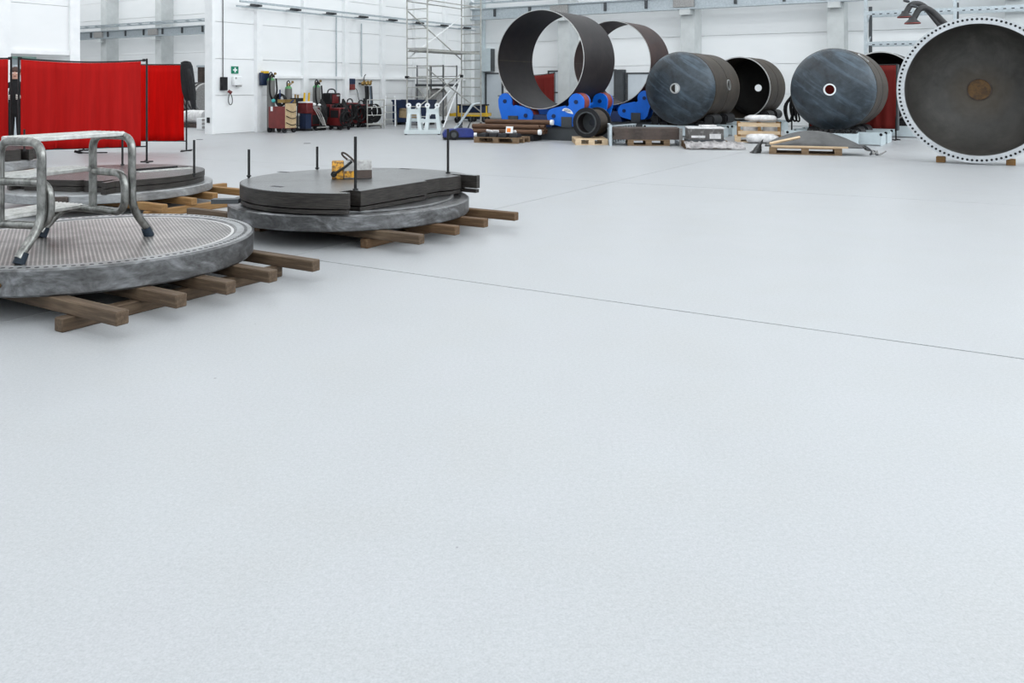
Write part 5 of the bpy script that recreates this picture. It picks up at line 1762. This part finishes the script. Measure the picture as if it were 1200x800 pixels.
part('torch', MB().cyl((-0.1, 0.0, 1.0), (-0.12, -0.02, 1.32), 0.02, 8), 'blue_dark', t)
part('torch', MB().cyl((-0.05, -0.3, 0.85), (0.10, -0.38, 1.0), 0.025, 8), 'blue_dark', t)
part('teal_cap', MB().ball((-0.27, 0.10, 0.98), 0.06), 'teal', t)
part('white_tag', MB().bx(-0.26, -0.242, 0.16, 0.24, 0.66, 0.80), 'white_paint', t)
part('tray', MB().bx(-0.22, 0.22, -0.34, -0.02, 0.92, 1.02), 'brass', t)

# dark tool trolley
p = at_wall(347.5, 0.55)
t = thing('tool_trolley', 'dark narrow tool trolley with brass fittings right of the tan fronted cart', 'trolley', p, RW)
for z in (0.14, 0.80):
    part('shelf', MB().bx(-0.17, 0.17, -0.22, 0.22, z, z + 0.04), 'dark_grey', t)
for x in (-0.155, 0.155):
    for y in (-0.2, 0.2):
        part('post', MB().cyl((x, y, 0.1), (x, y, 0.9), 0.018, 6), 'black_metal', t)
        caster(t, x, y, 0.05)
part('canister', MB().cyl((0.02, -0.05, 0.18), (0.02, -0.05, 0.48), 0.09, 14), 'grey_paint', t)
part('black_box', MB().bx(-0.16, 0.14, -0.18, 0.16, 0.842, 1.05), 'black', t, bevel=0.02)
part('fitting', MB().cyl((-0.1, -0.05, 1.05), (-0.1, -0.05, 1.17), 0.03, 8), 'brass', t)
part('fitting', MB().cyl((0.06, 0.0, 1.05), (0.06, 0.0, 1.15), 0.03, 8), 'brass', t)
part('grip', MB().cyl((-0.1, -0.22, 0.95), (0.16, -0.26, 0.84), 0.03, 8), 'black', t)

# red box on navy stand
p = at_wall(358, 0.92)
t = thing('wire_feeder', 'small red wire feeder box on a navy stand with yellow grips', 'welder', p, RW, 'welding machines along the left wall')
part('stand', MB().bx(-0.12, 0.12, -0.13, 0.13, 0.08, 0.56), 'navy', t)
part('foot', MB().bx(-0.15, 0.15, -0.17, 0.17, 0.0, 0.08), 'black', t)
part('housing', MB().bx(-0.15, 0.15, -0.2, 0.2, 0.56, 0.90), 'red_paint', t, bevel=0.02)
part('white_top', MB().bx(-0.15, 0.15, -0.17, 0.17, 0.90, 0.94), 'white_paint', t)
for x in (-0.06, 0.14):
    part('yellow_grip', MB().loft([[(x - 0.03, -0.02, 0.94), (x + 0.03, -0.02, 0.94), (x + 0.03, 0.02, 0.94), (x - 0.03, 0.02, 0.94)], [(x + 0.0, -0.02, 1.22), (x + 0.04, -0.02, 1.22), (x + 0.04, 0.02, 1.22), (x + 0.0, 0.02, 1.22)]]), 'yellow', t)

# hose cart carrying the third cylinder
p = at_wall(369, 0.88)
t = thing('cylinder_cart', 'dark tube frame cylinder cart with red box and white hoses', 'cart', p, RW)
part('frame', MB().tube([(-0.2, -0.3, 0.10), (0.2, -0.3, 0.10), (0.2, -0.05, 0.75), (-0.2, -0.05, 0.75)], 0.02, 8, 0.05, closed=False), 'scaffold', t)
part('base_plate', MB().bx(-0.21, 0.21, -0.3, 0.20, 0.12, 0.15), 'black_metal', t)
part('red_box', MB().bx(-0.18, 0.18, -0.04, 0.18, 0.15, 0.78), 'red_paint', t, bevel=0.02)
part('black_face', MB().bx(-0.15, 0.15, -0.055, -0.04, 0.20, 0.5), 'black', t)
for k in range(3):
    part('white_hose', MB().tube([(-0.2 + 0.05 * k, -0.08, 0.80), (-0.1 + 0.1 * k, -0.2, 0.55), (0.0 + 0.06 * k, -0.26, 0.3), (0.08 + 0.05 * k, -0.28, 0.16)], 0.015, 6, 0.12), 'grey_paint', t)
part('tool', MB().ball((-0.1, -0.05, 0.84), (0.09, 0.06, 0.05)).ball((0.14, -0.06, 0.82), (0.06, 0.05, 0.04)), 'white_paint', t)
for x in (-0.17, 0.17):
    for y in (-0.24, 0.15):
        caster(t, x, y, 0.06)


def welder(px, off, label, h=0.85, top=True, arc=True, w=0.5, reel=0.2, seed=1):
    p = at_wall(px, off)
    rn = random.Random(seed)
    t = thing('welding_machine', label, 'welder', p, RW, 'welding machines along the left wall')
    part('cabinet', MB().bx(-w / 2, w / 2, -0.22, 0.24, 0.14, h), 'red_paint', t, bevel=0.02)
    part('end_grille', MB().bx(-w / 2 - 0.012, -w / 2, -0.16, 0.18, 0.40, h - 0.08), 'black', t)
    part('black_front', MB().bx(-w / 2 + 0.04, w / 2 - 0.08, -0.24, -0.22, 0.26, h - 0.04), 'black', t)
    part('base', MB().bx(-w / 2, w / 2, -0.26, 0.26, 0.10, 0.14), 'black', t)
    for x in (-w / 2 + 0.04, w / 2 - 0.04):
        for y in (-0.22, 0.22):
            caster(t, x, y, 0.05)
    if top:
        f = part('feeder', MB().bx(-w / 2 + 0.02, w / 2 - 0.02, -0.2, 0.2, h, h + 0.38), 'black', t, bevel=0.03)
        part('red_panel', MB().bx(-w / 2 + 0.08, w / 2 - 0.14, -0.215, -0.2, h + 0.04, h + 0.33), 'red_paint', f)
        part('panel_light', MB().bx(-w / 2 + 0.28, w / 2 - 0.10, -0.222, -0.2, h + 0.27, h + 0.32), 'grey_paint', f)
    if arc:
        z = h + (0.38 if top else 0)
        part('handle', MB().tube([(-w / 2 + 0.06, 0, z - 0.05), (-w / 2 + 0.1, 0, z + 0.13), (w / 2 - 0.1, 0, z + 0.13), (w / 2 - 0.06, 0, z - 0.05)], 0.022, 8, 0.14), 'black', t)
    for k in range(5):
        cx, cz, r = rn.uniform(-0.12, 0.2), 0.45 + rn.uniform(-0.1, 0.2), reel + rn.uniform(-0.05, 0.03)
        ring = [(cx + r * math.cos(q), -0.27 - 0.035 * k, cz + r * math.sin(q)) for q in [2 * PI * i / 18 for i in range(18)]]
        part('cable_coil', MB().tube(ring, 0.024, 7, closed=True), 'cable', t)
    return t


welder(388.5, 0.55, 'tallest red and black welding machine with arched handle, below the vertical conduit', 0.82, True, True, 0.52, 0.21, 2)
welder(398, 1.32, 'low red welding machine hung with thick black cable coils', 0.72, False, True, 0.46, 0.24, 4)
welder(410, 0.55, 'red welding machine hidden behind coils, below the red and blue wall box', 0.86, False, True, 0.42, 0.22, 6)
welder(423, 0.62, 'dark red welding machine farthest along the row beneath the hanging regulators', 0.80, False, True, 0.42, 0.23, 9)

p = at_wall(437, 0.5)
t = thing('hose_reel', 'large black hose reel with a white cable loop, last before the handrail frame', 'reel', p, RW)
part('stand', MB().bx(-0.3, 0.3, -0.14, 0.14, 0.0, 0.08).bx(-0.05, 0.05, 0.12, 0.16, 0.08, 0.55), 'black_metal', t)
part('drum', lathe_y([(0.08, -0.12), (0.34, -0.12), (0.34, -0.10), (0.28, -0.09), (0.28, 0.09), (0.34, 0.10), (0.34, 0.12), (0.08, 0.12)], 28), 'black', t).location = (0, 0, 0.46)
part('white_loop', MB().tube([(-0.1 + 0.16 * math.cos(q), -0.16, 0.55 + 0.2 * math.sin(q)) for q in [2 * PI * i / 16 for i in range(16)]], 0.016, 6, closed=True), 'white_paint', t)

for k, (px_, off_, lab) in enumerate(((379, 0.95, 'tangled black hoses heaped between the cylinder cart and the tallest welding machine'),
                                      (404, 0.98, 'tangled black hoses draped beside the low welding machine with thick coils'),
                                      (429, 0.80, 'tangled black hoses hanging between the farthest welding machine and the hose reel'))):
    p = at_wall(px_, off_)
    t = thing('hose_bundle', lab, 'hose', p, RW, 'tangled hoses in the welding row')
    part('stand', MB().cyl((0, 0.1, 0), (0, 0.1, 1.0), 0.025, 8).bx(-0.12, 0.12, -0.02, 0.2, 0, 0.03), 'black_metal', t)
    rn = random.Random(20 + k)
    for q in range(6):
        x0, x1 = rn.uniform(-0.16, 0.0), rn.uniform(0.0, 0.16)
        zz = rn.uniform(0.12, 0.4)
        part('hose', MB().tube([(0, 0.1, 0.98 - 0.03 * q), (x0, -0.02 * q, 0.75), (x0 * 1.1, -0.03 * q, zz + 0.1), (0.5 * (x0 + x1), -0.03 * q, zz), (x1 * 1.1, -0.02 * q, zz + 0.15), (x1, 0.0, 0.8), (0.02, 0.1, 1.0 - 0.03 * q)], 0.026, 7, 0.15), 'cable', t)

# things hung on the wall ledge
p = at_wall(309.8, 0.25)
t = thing('tool_bag', 'navy bag with yellow top hung on the wall ledge above the tall gas cylinder', 'bag', (p.x, p.y, 1.45), RW)
part('bag', MB().loft([[(-0.16, -0.06, 0.0), (0.14, -0.06, 0.0), (0.14, 0.06, 0.0), (-0.16, 0.06, 0.0)], [(-0.17, -0.07, 0.40), (0.17, -0.07, 0.40), (0.17, 0.07, 0.40), (-0.17, 0.07, 0.40)]]), 'navy', t, bevel=0.02)
part('yellow_top', MB().bx(-0.09, 0.12, -0.075, 0.06, 0.38, 0.45), 'yellow', t)
part('hook', MB().tube([(0, 0.05, 0.30), (0, 0.06, 0.42), (0, 0.0, 0.44)], 0.012, 6), 'black', t)
p = at_wall(409.5, 0.02)
t = thing('wall_socket_cabinet', 'small blue and red socket cabinet fixed to the left wall', 'socket', (p.x, p.y, 1.28), RW)
part('blue_box', MB().bx(-0.13, 0.13, -0.16, 0, 0.22, 0.42), 'navy', t)
part('red_socket', MB().bx(-0.12, 0.12, -0.18, 0, 0.02, 0.22), 'red_dull', t, bevel=0.02)
part('lead', MB().tube([(0.1, -0.1, 0.1), (0.3, -0.08, 0.05), (0.38, -0.08, -0.25), (0.45, -0.1, -0.5)], 0.012, 6, 0.12), 'cable', t)
p = at_wall(427, 0.16)
t = thing('regulator_board', 'brass gas regulators on a bracket hung on the left wall', 'regulator', (p.x, p.y, 1.50), RW)
part('bracket', MB().bx(-0.22, 0.30, 0.04, 0.08, 0.0, 0.06).tube([(0.0, 0.04, 0.05), (0.0, 0.0, 0.3), (0.02, -0.05, 0.36)], 0.016, 6, 0.05), 'dark_grey', t)
for k, x in enumerate((-0.14, 0.06, 0.22)):
    part('regulator', MB().ball((x, -0.06, 0.03), (0.09, 0.07, 0.075)).cyl((x, -0.1, 0.1), (x, -0.14, 0.1), 0.04, 10), 'brass', t)
t = thing('hanging_hoses', 'black and grey blue hoses hanging below the brass regulators', 'hose', (p.x, p.y, 1.50), RW)
for k, x in enumerate((-0.05, 0.02, 0.09)):
    part('black_hose', MB().tube([(x, -0.09, -0.06), (x + 0.02, -0.10, -0.4), (x, -0.10, -0.68)], 0.032, 7, 0.1), 'black', t)
for k, x in enumerate((0.20, 0.27)):
    part('blue_hose', MB().tube([(x, -0.09, -0.06), (x + 0.03, -0.10, -0.45), (x + 0.06, -0.10, -0.82)], 0.028, 7, 0.1), mat('slate hose', (0.10, 0.14, 0.19), rough=0.6) if k == 0 else M['dark_grey'], t)

# ------------------------------------------------------------------ things in the far bay, seen past the jacket
g = G(236.5, 152)
t = thing('white_crate', 'small white crate on the floor of the far bay beside the wall end', 'crate', g, math.radians(-20))
part('body', MB().bx(-0.22, 0.30, 0.0, 0.5, 0.0, 0.38), 'white_paint', t, bevel=0.01)
for k in range(3):
    part('slat', MB().bx(0.02, 0.29, -0.02, 0.0, 0.04 + 0.12 * k, 0.12 + 0.12 * k), 'grey_paint', t)
g = G(223, 149.5)
t = thing('wrapped_roll', 'white wrapped roll on a dark skid in the far bay', 'roll', g, math.radians(-30))
part('skid', MB().bx(-0.5, 0.5, 0.0, 0.5, 0.0, 0.14), 'rust_beam', t)
rl = MB().lathe([(0.0, -0.5), (0.22, -0.5), (0.235, -0.3), (0.235, 0.3), (0.22, 0.5), (0.0, 0.5)], 24, Matrix.Translation((0, 0.25, 0.37)) @ Matrix.Rotation(PI / 2, 4, 'Y'))
part('roll', rl, 'plastic_wrap', t)
g = Vector((-12.35, 32.2, 0))
t = thing('ribbed_drum', 'grey ribbed drum lying on a bearer in the far bay', 'drum', g, math.radians(-35))
part('bearer', MB().bx(-0.9, 0.8, -0.4, 0.4, 0.0, 0.42), 'sheet_grey', t)
part('drum_shell', MB().lathe([(0.0, -0.8), (0.55, -0.8), (0.57, -0.75), (0.57, 0.75), (0.55, 0.8), (0.0, 0.8)], 32, Matrix.Translation((0, 0, 0.99)) @ Matrix.Rotation(PI / 2, 4, 'Y')), 'grey_paint', t)
for k in range(6):
    part('rib', MB().lathe([(0.565, -0.03), (0.60, -0.03), (0.60, 0.03), (0.565, 0.03)], 32, Matrix.Translation((-0.62 + 0.25 * k, 0, 0.99)) @ Matrix.Rotation(PI / 2, 4, 'Y'), closed=True), 'sheet_grey', t)
g = Vector((-13.4, 35.6, 0))
t = thing('milling_machine', 'white machine with dark head and steel column in the far bay', 'machine', g, math.radians(-30))
part('body', MB().bx(-1.0, 1.2, -0.5, 0.5, 0.0, 1.20), 'white_paint', t, bevel=0.05)
part('dark_head', MB().loft([[(-0.7, -0.35, 1.2), (1.1, -0.35, 1.2), (1.1, 0.35, 1.2), (-0.7, 0.35, 1.2)], [(-0.3, -0.3, 1.6), (1.0, -0.3, 1.6), (1.0, 0.3, 1.6), (-0.3, 0.3, 1.6)]]), 'dark_grey', t)
part('column', MB().cyl((0.12, 0, 1.6), (0.12, 0, 2.25), 0.19, 16), 'rust_beam', t)
part('cap', MB().cyl((0.12, 0, 2.25), (0.12, 0, 2.33), 0.24, 16), 'galv', t)
# machine on a shelf seen above the screens
g = hall(-1.2, 19.3)
t = thing('green_machine', 'grey green machine top showing above the large red screen through the doorway', 'machine', (g.x, g.y, 0), ROT)
part('body', MB().bx(-0.4, 0.4, -0.45, 0.35, 0, 1.95), 'door_grey', t)
part('top_unit', MB().bx(-0.3, 0.3, -0.25, 0.1, 1.95, 2.12), 'galv', t)
part('green_cap', MB().bx(-0.1, 0.15, -0.35, 0.2, 2.12, 2.17), mat('faded green', (0.25, 0.42, 0.36), rough=0.5), t)

# ------------------------------------------------------------------ person behind the screens
PXX = Vector(((18 - 600) / F * 16.8, 16.8, 0))
t = thing('person', 'person in black work clothes and pale gloves standing in the gap between red screens', 'person', PXX, math.radians(25))
joints, edges_, rad = [], [], []  # one vertex per joint


def J(p, r, parent=None):
    joints.append(p)
    rad.append(r)
    if parent is not None:
        edges_.append((parent, len(joints) - 1))
    return len(joints) - 1


pel = J((0, 0, 0.95), 0.135)
wai = J((0, 0.0, 1.10), 0.125, pel)
che = J((0, 0.01, 1.32), 0.14, wai)
sho = J((0, 0.01, 1.45), 0.10, che)
nek = J((0, -0.01, 1.54), 0.055, sho)
jaw = J((0, -0.03, 1.61), 0.07, nek)
hed = J((0, -0.01, 1.70), 0.088, jaw)
top_ = J((0, 0.0, 1.76), 0.07, hed)
for sx in (-1, 1):
    hip = J((sx * 0.085, 0, 0.88), 0.095, pel)
    kn = J((sx * 0.085, -0.02, 0.48), 0.068, hip)
    an = J((sx * 0.09, 0.02, 0.09), 0.05, kn)
    J((sx * 0.10, -0.13, 0.035), 0.035, an)
    s1 = J((sx * 0.17, 0.01, 1.43), 0.065, sho)
    el = J((sx * 0.24, -0.02, 1.17), 0.045, s1)
    wr = J((sx * 0.14, -0.24, 1.20), 0.032, el)
    ha = J((sx * 0.11, -0.31, 1.20), 0.034, wr)
    for k in range(4):
        f1 = J((sx * (0.09 - 0.0), -0.355, 1.232 - 0.021 * k), 0.010, ha)
        f2 = J((sx * 0.07, -0.385 + 0.004 * abs(k - 1), 1.235 - 0.024 * k), 0.009, f1)
        J((sx * 0.045, -0.39 + 0.006 * abs(k - 1), 1.23 - 0.024 * k), 0.008, f2)
    t1 = J((sx * 0.075, -0.30, 1.235), 0.011, ha)
    J((sx * 0.045, -0.325, 1.245), 0.009, t1)
me = bpy.data.meshes.new('body_skeleton')
me.from_pydata(joints, edges_, [])
tmp = bpy.data.objects.new('body_skeleton', me)
C.objects.link(tmp)
sk = tmp.modifiers.new('skin', 'SKIN')
sb = tmp.modifiers.new('smooth', 'SUBSURF')
sb.levels = sb.render_levels = 1
for i, v in enumerate(me.skin_vertices[0].data):
    v.radius = (rad[i], rad[i] * (0.78 if i in (pel, wai, che, sho) else 1.0))
    v.use_root = (i == pel)
dg = bpy.context.evaluated_depsgraph_get()
bmsh = bpy.data.meshes.new_from_object(tmp.evaluated_get(dg))
bpy.data.objects.remove(tmp)
bmsh.name = 'body'
bmsh.materials.clear()
for k in ('cloth_black', 'skin', 'glove'):
    bmsh.materials.append(M[k])
for p_ in bmsh.polygons:
    c_ = p_.center
    p_.use_smooth = True
    p_.material_index = 1 if c_.z > 1.55 else (2 if c_.y < -0.22 and c_.z > 1.0 else 0)
body = bpy.data.objects.new('body', bmsh)
C.objects.link(body)
body.parent = t
hr = MB().ball((0, 0.022, 1.725), (0.100, 0.108, 0.092), 18, 12)
part('hair', hr, 'hair', t)
part('nose', MB().loft([[(-0.012, -0.098, 1.69), (0.012, -0.098, 1.69), (0.010, -0.085, 1.70), (-0.010, -0.085, 1.70)], [(-0.017, -0.118, 1.645), (0.017, -0.118, 1.645), (0.014, -0.08, 1.64), (-0.014, -0.08, 1.64)]]), 'skin', t)
for sx in (-1, 1):
    part('eye', MB().ball((sx * 0.034, -0.086, 1.685), (0.013, 0.010, 0.008), 10, 6), 'white_paint', t)
    part('ear', MB().ball((sx * 0.092, 0.0, 1.672), (0.012, 0.022, 0.032), 10, 6), 'skin', t)
    part('boot', MB().loft([[(sx * 0.095 - 0.05, 0.08, 0), (sx * 0.095 + 0.05, 0.08, 0), (sx * 0.10 + 0.05, -0.2, 0), (sx * 0.10 - 0.05, -0.2, 0)], [(sx * 0.095 - 0.045, 0.07, 0.12), (sx * 0.095 + 0.045, 0.07, 0.12), (sx * 0.10 + 0.045, -0.16, 0.07), (sx * 0.10 - 0.045, -0.16, 0.07)]]), 'black', t, bevel=0.015)
part('mouth', MB().ball((0, -0.097, 1.618), (0.025, 0.008, 0.006), 10, 6), 'red_rubber', t)
